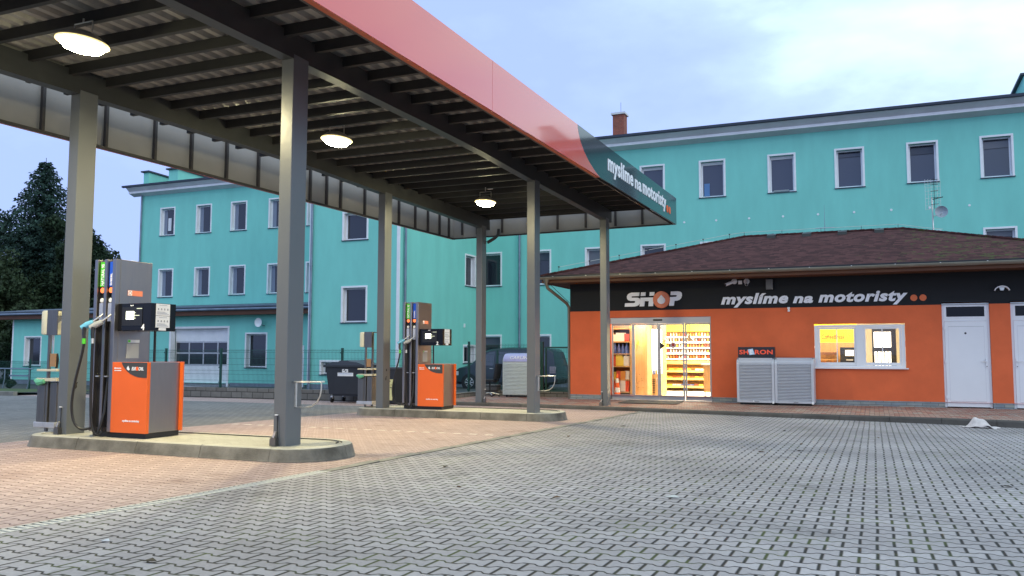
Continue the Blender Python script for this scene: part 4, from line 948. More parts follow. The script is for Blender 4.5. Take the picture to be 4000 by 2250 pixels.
for nm,P in letters.items(): part(poly_text(P,sx0,sx1,sz0,sz1,SH-.002,.035),nm,white_letter,ss)
part(MB().lathe((-5.502,SH-.002,2.765),[(0,-.055),(.235,-.055),(.243,-.045),(.243,0),(0,0)],36,'y').sm(),'orange_disc',mat('disc_orange',(.62,.12,.03),.35,coat=.3),ss)
dpp=[(-5.502,2.90)]+[(-5.502+.112*math.cos(R(t)),2.745+.105*math.sin(R(t))) for t in range(25,-206,-14)]
part(MB().prism(dpp,'y',SH-.063,SH-.0575),'pale_drop',mat('drop_white',(.72,.72,.78),.4),ss)
sg=thing('slogan_sign','long white lower case slogan lettering on the black band of the shop','sign',(-1.3,SH,2.5))
ws_=('myslíme',-3.84,-2.06,2.50,2.885),('na',-1.945,-1.425,2.582,2.772),('motoristy',-1.30,.855,2.50,2.865)
for s_,a,b_,c,d in ws_: part(text_mb(s_,a,b_,c,d,SH-.012,.02,bold=.042,shear=.24),'word',white_letter,sg)
for x in (.995,1.205): part(MB().lathe((x,SH-.003,2.66),[(0,-.012),(.082,-.012),(.082,0),(0,0)],22,'y'),'orange_dot',mat('disc_orange2',(.70,.15,.04),.5),sg)
def camera(x,z,flip,label):
    r=thing('security_camera',label,'camera',(x,SH-.1,z),'white security cameras over the shop wall')
    part(MB().lathe((x,SH-.003,z),[(0,-.06),(.05,-.055),(.075,-.03),(.08,0)],16,'y').sm(),'mount',white_p,r)
    s=-1 if not flip else .15
    part(MB().tube([(x,SH-.05,z),(x+s*.05,SH-.10,z-.03)],.025,8),'arm',white_p,r)
    part(MB().tube([(x+s*.02,SH-.08,z-.02),(x+s*.2,SH-.26,z-.11)],.042,12),'body',white_p,r)
    part(MB().tube([(x+s*.2,SH-.26,z-.11),(x+s*.205,SH-.266,z-.113)],.036,12),'lens',black_p,r); return r
camera(-3.47,3.225,False,'white bullet camera on the left of the small junction box')
camera(-3.14,3.215,True,'white round camera on the right of the small junction box')
single(MB().bbox(-3.36,-3.26,SH-.04,SH-.002,3.14,3.24,.006),'junction_box',white_p,'small square white box between the two security cameras','junction box')
r=thing('floodlight','dark grey rectangular floodlight under the shop eaves above the slogan','floodlight',(-2.53,SH,2.94))
part(MB().bbox(-2.62,-2.44,SH-.12,SH-.03,2.97,3.24,.008),'housing',mat('flood_grey',(.14,.145,.15),.5),r); part(MB().box(-2.60,-2.46,SH-.03,SH-.002,3.05,3.15),'bracket',galv,r); part(MB().box(-2.46,-2.445,SH-.122,SH-.12,2.975,2.99),'sensor_eye',white_s,r)
r=thing('wall_sensor','tiny white motion detector on the shop wall under the slogan','sensor',(-2.05,SH,2.36))
part(MB().bbox(-2.085,-2.02,SH-.07,SH-.002,2.43,2.48,.006),'base',white_p,r); part(MB().lathe((-2.05,SH-.04,2.36),[(.028,0),(.034,.02),(.022,.07)],10).sm(),'eye',white_p,r)
r=thing('wall_lamp','unlit curved grey wall lamp above the white doors','wall lamp',(2.95,SH,2.82))
part(MB().prism([(2.95+.17*math.cos(R(t)),2.765+.14*math.sin(R(t))) for t in range(10,171,16)]+[(2.95+.15*math.cos(R(t)),2.765+.115*math.sin(R(t))) for t in range(170,9,-16)],'y',SH-.14,SH-.01),'shade',white_p,r)
part(MB().prism([(2.89,2.87),(3.01,2.87),(2.985,2.79),(2.915,2.79)],'y',SH-.10,SH-.002),'body',galv,r)
r=thing('roof_aerial','tall mast with a grid aerial and a round dish on the shop roof ridge','aerial',(1.77,28.4,4.9))
ay=28.4
part(MB().tube([(1.80,ay,4.75),(1.78,ay,6.0)],.022,8),'mast',galv,r)
gr_=MB()
for k in range(9): gr_.tube([(1.60,ay-.12,5.62+.11*k),(2.02,ay-.04,5.66+.11*k)],.004,4)
for k in range(6): gr_.tube([(1.60+.084*k,ay-.12+.016*k,5.60),(1.60+.084*k,ay-.12+.016*k,6.55)],.004,4)
part(gr_,'grid_reflector',galv,r)
gd_=MB()
for z in (5.75,5.95,6.15,6.35,6.5): gd_.tube([(1.74,ay-.2,z),(1.95,ay-.2,z+.01)],.008,5)
gd_.tube([(1.84,ay-.2,5.6),(1.84,ay-.2,6.55)],.008,5)
part(gd_,'dipoles',black_p,r)
part(MB().lathe((2.02,ay-.15,5.52),[(0,.06),(.1,.045),(.14,.02),(.175,-.02),(.179,-.02),(.14,.03),(.1,.055),(0,.07)],20,'y').sm(),'dish',mat('dish_grey',(.36,.42,.46),.5),r)
part(MB().tube([(1.79,ay,5.42),(2.0,ay-.1,5.44),(2.02,ay-.38,5.45)],.012,6),'dish_arm',galv,r)
part(MB().tube([(1.79,ay,5.93),(2.08,ay-.1,5.98)],.014,6),'cross_arm',black_p,r)
r=thing('lightning_conductor','thin lightning wire on short stands along the shop ridge with a rod','lightning wire',(-1.4,27.95,5.02))
pts=[(ex0+.5,ey0+.5,ez+.16),(ex0+1.2,ey0+1.2,ez+.52)]
hp=[Vector((ex0,ey0,ez)).lerp(Vector((rx0,ry,rz)),t)+Vector((0,0,.17)) for t in (.08,.22,.36,.5,.64,.78,.92)]
rp_=[Vector((rx0+(rx1-rx0)*t,ry,rz+.15)) for t in (0,.25,.5,.75,.97)]
rr_=[Vector((rx1,ry,rz+.10)).lerp(Vector((ex1,ey0,ez+.1)),t) for t in (.1,.2)]
part(MB().tube(hp+rp_+rr_,.006,5),'wire',galv,r)
st_=MB()
for p in hp+rp_: st_.tube([p+Vector((0,0,.01)),p-Vector((0,0,.16))],.006,4)
for p in hp: st_.box(p.x-.02,p.x+.02,p.y-.02,p.y+.02,p.z-.01,p.z+.02)
part(st_,'wire_stands',black_p,r)
part(MB().tube([(-1.28,27.95,5.05),(-1.28,27.95,5.55),(-1.28,27.95,5.9)],[.012,.007,.003],6),'rod',zinc,r); part(MB().box(-1.55,-1.0,27.93,27.97,5.17,5.185),'rod_foot',galv,r)

# ------------------------------------------------------------------ outside the shop
r=thing('door_mat','dark ribbed door mat in front of the sliding shop door','mat',(-5.6,22.9,-.1))
mm_=MB(); mm_.v+=[(-6.35,22.15,-.100),(-4.78,22.18,-.100),(-4.86,23.5,-.098),(-6.42,23.55,-.098),(-6.35,22.15,-.085),(-4.78,22.18,-.085),(-4.86,23.5,-.083),(-6.42,23.55,-.083)]; mm_.f+=[(4,5,6,7),(0,1,5,4),(1,2,6,5),(2,3,7,6),(3,0,4,7)]
part(mm_,'mat_surface',mat('mat_rubber',(.05,.045,.04),.9,var=.3,vscale=30),r)
def shutter(x0,x1,label,knob):
    r=thing('shutter_cabinet',label,'cabinet',((x0+x1)/2,23.25,-.1),'grey roller shutter cabinets')
    y0,y1=22.98,23.68; cab=mat('shutter_paint',(.50,.52,.58),.4,metal=.1,var=.04)
    part(MB().box(x0+.06,x1-.06,y0+.12,y1,-.10,-.02),'base',black_p,r)
    part(MB().box(x0+.05,x1-.05,y0+.05,y1,-.02,1.12),'body',cab,r)
    pr=[(y0,-.04),(y0,.95)]+[(y0+.15-.15*math.cos(R(t)),.95+.15*math.sin(R(t))) for t in (15,30,45,60,75,90)]+[(y1,1.10),(y1,-.04)]
    part(MB().prism(pr,'x',x0,x0+.065),'side_rail',cab,r); part(MB().prism(pr,'x',x1-.065,x1),'side_rail',cab,r)
    sl_=MB(); n=25
    for k in range(n):
        z=.01+.038*k
        sl_.prism([(y0+.040,z),(y0+.012,z+.004),(y0+.006,z+.016),(y0+.016,z+.027),(y0+.045,z+.031),(y0+.05,z+.037),(y0+.05,z)],'x',x0+.066,x1-.066)
    for t in (5,20,35,50,65,80): 
        a,b_=R(t),R(t+13); sl_.face((x0+.066,y0+.16-.145*math.cos(a),.955+.14*math.sin(a)),(x1-.066,y0+.16-.145*math.cos(a),.955+.14*math.sin(a)),(x1-.066,y0+.16-.15*math.cos(b_),.955+.145*math.sin(b_)),(x0+.066,y0+.16-.15*math.cos(b_),.955+.145*math.sin(b_)))
    part(sl_,'roller_slats',cab,r)
    part(MB().bbox(x0+.066,x1-.066,y0-.004,y0+.03,-.045,.008,.004),'bottom_rail',cab,r)
    part(MB().box((x0+x1)/2-.02,(x0+x1)/2+.09,y0-.012,y0-.004,-.026,-.016),'pull',black_p,r)
    part(MB().bbox(x1-.06,x1-.015,y0-.02,y0-.002,-.06,-.01,.003),'lock',white_p,r)
    part(MB().box(x0,x1,y0+.16,y1+.02,1.101,1.13),'top_plate',mat('top_grey',(.25,.26,.29),.5),r)
    if knob: part(MB().cyl((x0+.42,y0-.015,-.005),.016,.012,'y',10),'knob',white_p,r)
    return r
shutter(-3.34,-2.385,'grey roller shutter cabinet with the black and red sign standing on it',True)
shutter(-2.375,-1.415,'plain grey roller shutter cabinet with nothing on top beside the window',False)
r=thing('display_sign','black box sign with red SHERON lettering standing on the shutter cabinet','sign',(-2.83,23.2,1.13))
part(MB().bbox(-3.31,-2.375,23.08,23.30,1.131,1.41,.005),'box',mat('sign_navy',(.012,.013,.022),.4),r)
srd=mat('sign_red',(.85,.09,.04),.4,emit=(1,.1,.04),estr=.12)
part(text_mb('SH',-3.275,-3.04,1.215,1.335,23.076,.006,bold=.03),'lettering',srd,r); part(text_mb('RON',-2.875,-2.42,1.215,1.335,23.076,.006,bold=.03),'lettering',srd,r)
tg=part(MB().prism([(-3.055,1.345),(-2.93,1.365),(-2.875,1.215),(-3.01,1.195)],'y',23.072,23.0785),'tilted_tile',mat('tile_blue',(.45,.62,.85),.4),r)
part(text_mb('E',-3.0,-2.93,1.225,1.335,23.069,.004,bold=.04),'lettering',white_letter,r)
# crumpled white cloth by the kerb
random.seed(5)
cl=MB(); nx,ny=22,14
def clz(x,y):
    u=(x-1.90)/.26; v=(y-19.15)/.20; d=u*u+v*v
    return g(x,y)+.012+max(0,.20*math.exp(-((x-1.83)**2/.012+(y-19.12)**2/.012))+.10*math.exp(-((x-1.98)**2/.01+(y-19.1)**2/.02))-.0)+.018*math.sin(28*x+9*y)*math.exp(-d*.5)+.012*math.sin(41*y+17*x)
i0=0
for j in range(ny+1):
    for i in range(nx+1):
        a=i/nx*2-1; b_=j/ny*2-1; k=1+.12*math.sin(5*math.atan2(b_,a)); x=1.90+a*.33*k*math.sqrt(1-b_*b_*.45); y=19.12+b_*.17*math.sqrt(1-a*a*.4); cl.v.append((x,y,clz(x,y)))
for j in range(ny):
    for i in range(nx): q=j*(nx+1)+i; cl.f.append((q,q+1,q+nx+2,q+nx+1))
o=single(cl.sm(),'crumpled_cloth',mat('dirty_white_cloth',(.58,.53,.52),.9,var=.15,vscale=10),'crumpled off white cloth lying against the kerb near the white doors','cloth')
sm_m=o.modifiers.new('thickness','SOLIDIFY'); sm_m.thickness=.008
# litter and leaves
random.seed(11)
for k,(x,y,c,s_) in enumerate([(2.2,12.0,(.7,.7,.72),.05),(-1.6,7.2,(.5,.52,.5),.06),(-4.4,3.9,(.6,.6,.6),.03),(.9,17.6,(.7,.7,.72),.035),(2.6,17.2,(.75,.75,.78),.05)]):
    lf=MB(); z=g(x,y)+.003; lf.v+=[(x-s_,y,z),(x,y-s_*.6,z+.008),(x+s_,y+.01,z+.003),(x+.01,y+s_*.7,z+.014),(x-s_,y,z+.004),(x,y-s_*.6,z+.012),(x+s_,y+.01,z+.007),(x+.01,y+s_*.7,z+.018)]
    lf.f+=[(0,1,2,3),(4,5,6,7),(0,1,5,4),(1,2,6,5),(2,3,7,6),(3,0,4,7)]
    single(lf,'paper_scrap',mat('scrap_%d'%k,c,.8),'tiny pale scrap of litter lying on the grey block paving','litter','pale scraps of litter on the grey paving')
for k in range(16):
    x=random.uniform(-5.0,3); y=random.uniform(3.4,18); s_=random.uniform(.018,.034); a=random.uniform(0,6.28)
    lf=MB(); z=g(x,y)+.004
    P=[(math.cos(a)*s_*1.6,math.sin(a)*s_*1.6,.004),(math.cos(a+1.2)*s_,math.sin(a+1.2)*s_,.014),(-math.cos(a)*s_*1.4,-math.sin(a)*s_*1.4,.002),(math.cos(a-1.2)*s_,math.sin(a-1.2)*s_,.01)]
    lf.v+=[(x+p[0],y+p[1],z+p[2]) for p in P]+[(x+p[0],y+p[1],z+p[2]+.003) for p in P]; lf.f+=[(0,1,2,3),(7,6,5,4),(0,1,5,4),(1,2,6,5),(2,3,7,6),(3,0,4,7)]
    single(lf,'fallen_leaf',mat('dead_leaf_%d'%(k%2),((.10,.05,.02),(.045,.035,.02))[k%2],.8),'tiny dark fallen leaf lying on the grey block paving','leaf','fallen leaves on the grey paving')

# ================================================================== low wall, fence and gate
FY=21.5
blk=brick_mat('wall_blocks',(.15,.135,.115),(.20,.185,.16),(.05,.045,.04),1.0,.42,.19,.012)
lw=thing('low_block_wall','low weathered concrete block wall carrying the green mesh fence','wall',(-16,FY,-.3))
part(MB().box(-24.5,-11.72,FY-.10,FY+.12,-.5,.115),'wall',blk,lw)
part(MB().box(-11.72,-11.5,FY-.10,24.5,-.5,.03),'side_wall',blk,lw)
part(MB().box(-11.5,-8.27,24.5,24.72,-.5,.06),'rear_wall',blk,lw)
part(MB().bbox(-11.44,-10.95,24.42,24.76,.061,.25,.02),'loose_block',blk,lw)
fn=thing('mesh_fence','dark green welded mesh fence on posts along the low block wall','fence',(-16,FY,.1))
def fpost(x,y,z0,z1):
    p=MB().bbox(x-.03,x+.03,y-.03,y+.03,z0,z1,.004); p.box(x-.034,x+.034,y-.034,y+.034,z1,z1+.012)
    for z in (z0+.15,(z0+z1)/2,z1-.15): p.box(x-.045,x+.045,y-.05,y-.03,z,z+.04)
    return part(p,'post',green_f,fn)
def panel_mesh(L_,H2):
    mb=MB(); r=.0042
    def wire(a,b):
        a=Vector(a);b=Vector(b); d=(b-a).normalized(); s=Vector((0,1,0)); t=d.cross(s).normalized(); i=len(mb.v)
        for P in (a,b):
            for k in range(3):
                an=2*math.pi*k/3; mb.v.append(tuple(P+s*math.cos(an)*r+t*math.sin(an)*r))
        for k in range(3): mb.f.append((i+k,i+(k+1)%3,i+3+(k+1)%3,i+3+k))
    zs=[.03,.23,.43,.55,.75,.95,1.15,1.21]; zs=[z*H2/1.25 for z in zs]
    for z in zs: wire((0,.004,z),(L_,.004,z)); 
    n=int(L_/.05)
    for k in range(n+1):
        x=k*L_/n; wire((x,0,0),(x,0,H2-.08)); wire((x,0,H2-.08),(x,-.03,H2-.05)); wire((x,-.03,H2-.05),(x,0,H2))
    return mb
def fpanel(x0,x1,y,z0,H2,ang=0,me=None):
    if me is None: me=panel_mesh(x1-x0,H2).mesh('mesh_panel')
    o=link('mesh_panel',me,None if me.materials else green_f,fn); o.location=Vector((x0,y,z0))-fn.location; o.rotation_euler=(0,0,ang); return me
px=[-24.15,-21.78,-19.43,-17.10,-14.76,-12.45]
me=None
for x in px: fpost(x,FY,.116,1.37)
for a,b in zip(px,px[1:]): me=fpanel(a+.03,b-.03,FY,.13,1.22,0,me) if me is None or abs((b-a)-2.35)<.05 else fpanel(a+.03,b-.03,FY,.13,1.22)
fpost(-11.61,FY,.04,1.38); fpanel(-12.42,-11.64,FY,.13,1.22)
fpanel(0,2.9,0,0,1.45,0,None); fn.children[-1].location=Vector((-11.61,FY+.05,.06))-fn.location; fn.children[-1].rotation_euler=(0,0,R(90))
for x in (-12.02,): fpost(x,24.6,-.1,1.60)
fpost(-11.55,24.6,.07,1.60)
fpanel(-12.0,-9.55,24.6,.09,1.45)
# lower run on the far left
fl=[-41.2,-38.8,-36.4,-34.0,-31.6,-29.2,-26.8]
for x in fl: fpost(x,24.0,-.35,.97)
for a,b in zip(fl,fl[1:]): fpanel(a+.03,b-.03,24.0,-.30,1.20)
gt=thing('fence_gate','green framed mesh gate between the tall gate post and the shop corner','gate',(-8.9,24.6,0))
part(MB().bbox(-9.53,-9.44,24.55,24.64,-.05,1.60,.005),'gate_post',green_f,gt)
f=MB(); f.box(-9.38,-8.28,24.575,24.625,1.39,1.44); f.box(-9.38,-8.28,24.575,24.625,.06,.11); f.box(-9.38,-9.33,24.575,24.625,.111,1.389); f.box(-8.33,-8.28,24.575,24.625,.111,1.389)
part(f,'gate_frame',green_f,gt); o=link('gate_mesh',panel_mesh(1.0,1.27).mesh('gate_mesh'),green_f,gt); o.location=Vector((-9.33,24.6,.11))-gt.location
# a metal barrier and a green bin on the far left
r=thing('tube_barrier','grey metal railing on bent legs behind the verge on the far left','railing',(-31,23,-.25))
zz=gy(-31,23)
part(MB().tube([(-33.6,23,.60),(-30.1,23,.60)],.025,7),'top_rail',zinc,r)
for x in (-33.2,-31.7,-30.3): part(MB().tube([(x,23,.60),(x,23,.2),(x-.12,23,zz)],.022,7),'leg',zinc,r)
part(MB().box(-31.4,-30.3,22.96,23.04,.30,.36),'cross_board',zinc,r)

# ================================================================== wheelie bins
def big_bin():
    r=thing('waste_container','big black four wheeled waste container with white label by the mesh fence','waste container',(-13.95,20.75,-.2))
    bk=mat('bin_plastic',(.022,.025,.032),.5,var=.15); zb=-.2
    b=MB(); x0,x1,y0,y1=-14.60,-13.28,20.42,21.28
    b.v+=[(x0+.10,y0+.06,zb+.26),(x1-.10,y0+.06,zb+.26),(x1-.10,y1-.06,zb+.26),(x0+.10,y1-.06,zb+.26),(x0+.02,y0,zb+1.02),(x1-.02,y0,zb+1.02),(x1-.02,y1,zb+1.02),(x0+.02,y1,zb+1.02)]
    for f in ((3,2,1,0),(4,5,6,7),(0,1,5,4),(1,2,6,5),(2,3,7,6),(3,0,4,7)): b.f.append(f)
    part(b,'tub',bk,r)
    part(MB().bbox(x0-.05,x1+.05,y0-.04,y1+.04,zb+1.022,zb+1.09,.015),'rim',bk,r)
    l=MB().prism([(x0+.0,zb+1.091),(x0+.25,zb+1.17),(x0+.45,zb+1.18),(x0+.5,zb+1.215),(x1-.55,zb+1.225),(x1-.5,zb+1.19),(x1-.25,zb+1.17),(x1,zb+1.091)],'y',y0,y1); part(l,'lid',mat('bin_lid',(.05,.058,.075),.4),r)
    part(MB().box(x0+.2,x1-.2,y0+.1,y1-.1,zb+.20,zb+.259),'chassis',black_p,r)
    for x in (x0+.16,x1-.16):
        for y in (y0+.14,y1-.14):
            w_=part(MB().cyl((x-.02,y,zb+.085),.08,.04,'x',14),'wheel',rubber,r); part(MB().box(x-.035,x+.035,y-.03,y+.03,zb+.12,zb+.2),'castor_fork',galv,w_)
    part(MB().box(x0+.42,x0+.95,y0+.012,y0+.03,zb+.77,zb+.87),'label_strip',white_s,r)
    q=MB()
    for k in range(9): q.box(x0+.45+.052*k,x0+.45+.052*k+.04,y0+.008,y0+.0115,zb+.83,zb+.845)
    part(q,'label_print',mat('print_blue',(.25,.33,.55),.6),r)
    lg=part(MB().box(x0+.58,x0+.78,y0+.004,y0+.02,zb+.875,zb+.985),'logo_plate',white_s,r)
    part(MB().prism([(x0+.60,zb+.93),(x0+.68,zb+.975),(x0+.68,zb+.93)],'y',y0+.0005,y0+.0035),'logo_mark',black_p,lg); part(MB().prism([(x0+.68,zb+.885),(x0+.76,zb+.93),(x0+.68,zb+.93)],'y',y0+.0005,y0+.0035),'logo_mark',black_p,lg)
    return r
big_bin()
def bin240(x,y,label,sticker):
    r=thing('wheelie_bin',label,'wheelie bin',(x,y,-.2)); bk=MATS['bin_plastic']; zb=-.2; y0,y1=y-.34,y+.34
    b=MB(); b.v+=[(x-.22,y0+.08,zb+.04),(x+.22,y0+.08,zb+.04),(x+.22,y1-.08,zb+.04),(x-.22,y1-.08,zb+.04),(x-.29,y0,zb+.98),(x+.29,y0,zb+.98),(x+.29,y1,zb+.98),(x-.29,y1,zb+.98)]
    for f in ((3,2,1,0),(4,5,6,7),(0,1,5,4),(1,2,6,5),(2,3,7,6),(3,0,4,7)): b.f.append(f)
    part(b,'tub',bk,r); part(MB().bbox(x-.31,x+.31,y0-.03,y1+.05,zb+.981,zb+1.03,.012),'lid',MATS['bin_lid'],r)
    for s in (-.24,.20): part(MB().cyl((x+s,y1-.02,zb+.10),.10,.04,'x',14),'wheel',rubber,r)
    if sticker:
        part(MB().prism([(x-.12,zb+.12),(x+.18,zb+.12),(x+.22,zb+.70),(x-.12,zb+.70)],'y',y0-.0,y0+.005),'info_sheet',mat('sheet_yellow',(.60,.58,.28),.6),r)
        q=MB(); random.seed(2)
        for k in range(14): a=x-.09+random.random()*.22; c=zb+.16+random.random()*.4; q.box(a,a+.03+.03*random.random(),y0-.004,y0-.0005,c,c+.014)
        q.box(x-.10,x+.12,y0-.004,y0-.0005,zb+.63,zb+.665); part(q,'sheet_print',MATS['sheet_print'] if 'sheet_print' in MATS else mat('sheet_print',(.10,.10,.06),.6),r)
        part(MB().box(x-.03,x+.05,y0-.002,y0+.003,zb+.76,zb+.86),'logo_plate',white_s,r)
    return r
bin240(-12.52,20.75,'black wheelie bin with a pale yellow sheet stuck on its front',True)
bin240(-12.98,20.95,'plain black wheelie bin squeezed beside the big waste container',False)

# ================================================================== wrapped cabinet and office chair
r=thing('wrapped_cabinet','pale shrink wrapped roller cabinet with lilac top standing by the rear wall','cabinet',(-10.03,24.2,-.11))
wr=mat('shrink_wrap',(.52,.56,.52),.28,var=.1,vscale=6,bump=.8,bscale=9,stretch=(1,1,9),coat=.3)
pr=[(23.86,-.03),(23.86,.92)]+[(24.06-.20*math.cos(R(t)),.98+.19*math.sin(R(t))) for t in (10,30,50,70,90)]+[(24.36,1.17),(24.36,-.03)]
part(MB().prism(pr,'x',-10.50,-9.55),'body',wr,r)
q=MB()
for k in range(22): q.prism([(23.845,.0+.042*k),(23.838,.014+.042*k),(23.845,.03+.042*k),(23.859,.03+.042*k),(23.859,.0+.042*k)],'x',-10.42,-9.62)
part(q,'slats',wr,r)
lil=mat('lilac_foil',(.42,.42,.68),.35,var=.1)
tp=MB().prism([(23.853,.985),(23.87,1.045),(23.915,1.11),(23.98,1.16),(24.05,1.178),(24.38,1.20),(24.38,1.24),(24.04,1.222),(23.95,1.20),(23.88,1.14),(23.845,1.07),(23.835,.985)],'x',-10.47,-9.56); part(tp,'lilac_top',lil,r)
part(text_mb('CARLIN',-10.25,-9.65,1.055,1.15,23.832,.004,bold=.03,shear=.2),'lettering',white_letter,r)
for x in (-10.4,-9.65):
    for y in (23.95,24.28): part(MB().cyl((x,y,-.11),.025,.079,'z',8),'foot',black_p,r)
r=thing('office_chair','black swivel office chair with pale five star base beside the wrapped cabinet','chair',(-11.0,24.0,-.11)); x,y,z=-11.0,24.0,-.11
ch_m=mat('chair_fabric',(.012,.013,.017),.8)
part(MB().bbox(x-.25,x+.22,y-.24,y+.24,z+.47,z+.54,.025).sm(),'seat',ch_m,r)
bk=MB().bbox(x+.20,x+.28,y-.21,y+.21,z+.55,z+1.03,.03); bk.v=[(a+(c-z-.6)*.16,b,c) for a,b,c in bk.v]; part(bk.sm(),'backrest',ch_m,r)
part(MB().box(x+.14,x+.25,y-.03,y+.03,z+.44,z+.62),'back_bracket',black_p,r)
part(MB().cyl((x,y,z+.10),.028,.37,'z',10),'gas_column',black_p,r)
for k in range(5):
    t=R(20+72*k); ex,ey=x+.29*math.cos(t),y+.29*math.sin(t)
    l=part(MB().tube([(x,y,z+.12),(x+.15*math.cos(t),y+.15*math.sin(t),z+.105),(ex,ey,z+.07)],[.028,.022,.016],8),'base_arm',galv,r); part(MB().cyl((ex-.015,ey,z+.028),.028,.03,'x',10),'castor',black_p,l)

# ================================================================== parked van
def van():
    X0,Y0,Zg=-18.78,36.6,-.475
    r=thing('parked_van','dark grey blue passenger van parked behind the fence beside the teal building','van',(-16.1,37.4,Zg))
    paint=mat('van_paint',(.030,.038,.055),.35,metal=.2,coat=.25); vg=mat('van_glass',(.02,.028,.04),.05,spec=.9,coat=.5)
    Lv=5.35; S=[ # x, bottom, belt, top
      (0.0,.38,.62,.70),(.06,.26,.80,.88),(.35,.24,.96,1.02),(.75,.24,1.02,1.14),(1.02,.24,1.05,1.28),(1.30,.24,1.06,1.56),(1.62,.24,1.08,1.83),(2.0,.24,1.10,1.94),(2.8,.24,1.10,1.985),(4.2,.24,1.10,1.975),(4.95,.26,1.08,1.93),(5.14,.28,1.05,1.80),(5.27,.32,.98,1.30),(5.35,.36,.80,.92)]
    b=MB(); ring=None
    for x,zb,zt_,top in S:
        up_=max(0,top-zt_); wv=.95*(1-.18*max(0,(.4-x)/.4)); wt=wv-.20*min(1,up_/.8)
        pts=[(-wv+.12,zb),(-wv,zb+.12),(-wv,min(.62,zt_)),(-wv+.02,zt_),(-wt,top-.09 if up_>.1 else top-.01),(-wt+.12,top),(0,top+.015),(wt-.12,top),(wt,top-.09 if up_>.1 else top-.01),(wv-.02,zt_),(wv,min(.62,zt_)),(wv,zb+.12),(wv-.12,zb)]
        cur=len(b.v); b.v+=[(X0+x,Y0+.95+p,Zg+q) for p,q in pts]
        if ring is not None:
            n=len(pts)
            for k in range(n): b.f.append((ring+k,ring+(k+1)%n,cur+(k+1)%n,cur+k))
        else: b.f.append(tuple(range(cur,cur+len(pts))))
        ring=cur
    b.f.append(tuple(range(ring,ring+13))); part(b.sm(),'body',paint,r)
    def sidewin(P,nm='side_window'):
        q=MB(); i=len(q.v); n=len(P)
        f=lambda x,z,o:(X0+x,Y0+.005+.20*min(1,max(0,(z-1.09)/.8))+o,Zg+z)
        q.v+=[f(x,z,-.004) for x,z in P]+[f(x,z,.03) for x,z in P]; q.f.append(tuple(range(n))); q.f.append(tuple(range(n,2*n)))
        for k in range(n): q.f.append((k,(k+1)%n,n+(k+1)%n,n+k))
        return part(q,nm,vg,r)
    sidewin([(1.30,1.14),(1.46,1.14),(1.46,1.50)]); sidewin([(1.55,1.14),(2.18,1.14),(2.20,1.78),(1.90,1.77),(1.55,1.55)]); sidewin([(2.34,1.14),(3.48,1.14),(3.46,1.80),(2.35,1.79)]); sidewin([(3.58,1.14),(4.85,1.14),(4.78,1.76),(3.57,1.80)])
    part(MB().box(X0+.95,X0+1.0,Y0+.2,Y0+1.7,Zg+1.12,Zg+1.16),'wiper_cowl',black_p,r)
    ws=MB(); ws.face((X0+1.0,Y0+.12,Zg+1.17),(X0+1.0,Y0+1.78,Zg+1.17),(X0+1.60,Y0+1.62,Zg+1.80),(X0+1.60,Y0+.28,Zg+1.80)); ws.v=[(a-.02,c,d+.03) for a,c,d in ws.v]; part(ws,'windscreen',vg,r)
    for x in (.92,3.98+.05):
        for y in (Y0-.005,Y0+1.70):
            w_=part(MB().cyl((X0+x,y,Zg+.335),.335,.21,'y',26).sm(),'wheel',rubber,r)
            part(MB().lathe((X0+x,y,Zg+.335),[(.22,-.008),(.235,-.004),(.235,.0),(.20,.0),(.20,-.006)],26,'y'),'rim',galv,w_)
            sp_=MB()
            for k in range(8):
                t=2*math.pi*k/8; u_=Vector((math.cos(t),0,math.sin(t))); v_=Vector((-math.sin(t),0,math.cos(t))); c=Vector((X0+x,y-.006,Zg+.335))
                a_,b_,c_,d_=c+u_*.03+v_*.02,c+u_*.21+v_*.028,c+u_*.21-v_*.028,c+u_*.03-v_*.02
                sp_.face(a_,b_,c_,d_)
            part(sp_,'spokes',galv,w_)
            if y<Y0+1:
                part(MB().lathe((X0+x,Y0-.004,Zg+.335),[(.34,0),(.42,-.0),(.42,.03),(.34,.03)],26,'y'),'wheel_arch',black_p,r)
    part(MB().bbox(X0+.04,X0+.32,Y0+.03,Y0+.30,Zg+.66,Zg+.86,.02),'headlight',mat('lamp_lens',(.55,.58,.62),.1,coat=.5),r)
    part(MB().bbox(X0+5.02,X0+5.32,Y0-.002,Y0+.12,Zg+.80,Zg+1.12,.02),'tail_light',mat('tail_lens',(.30,.25,.28),.15,coat=.5),r)
    part(MB().bbox(X0-.04,X0+.25,Y0+.06,Y0+1.84,Zg+.25,Zg+.52,.03),'front_bumper',paint,r); part(MB().bbox(X0+5.20,X0+5.42,Y0+.05,Y0+1.85,Zg+.34,Zg+.56,.03),'rear_bumper',black_p,r)
    part(MB().tube([(X0+5.38,Y0+.9,Zg+.40),(X0+5.50,Y0+.9,Zg+.36),(X0+5.50,Y0+.9,Zg+.48)],.03,8),'tow_hitch',black_p,r)
    part(MB().bbox(X0+1.30,X0+1.44,Y0-.20,Y0-.0,Zg+1.10,Zg+1.30,.03),'wing_mirror',paint,r)
    for x in (2.0,2.42): part(MB().bbox(X0+x,X0+x+.18,Y0-.025,Y0-.001,Zg+.98,Zg+1.02,.006),'door_handle',galv,r)
    q=MB()
    for x in (1.42,2.24,3.52): q=MB().box(X0+x,X0+x+.010,Y0-.003,Y0+.003,Zg+.36,Zg+1.06); part(q,'door_seam',black_p,r)
    part(MB().box(X0+1.35,X0+3.6,Y0-.012,Y0+.01,Zg+.30,Zg+.38),'sill_trim',black_p,r)
    return r
van()

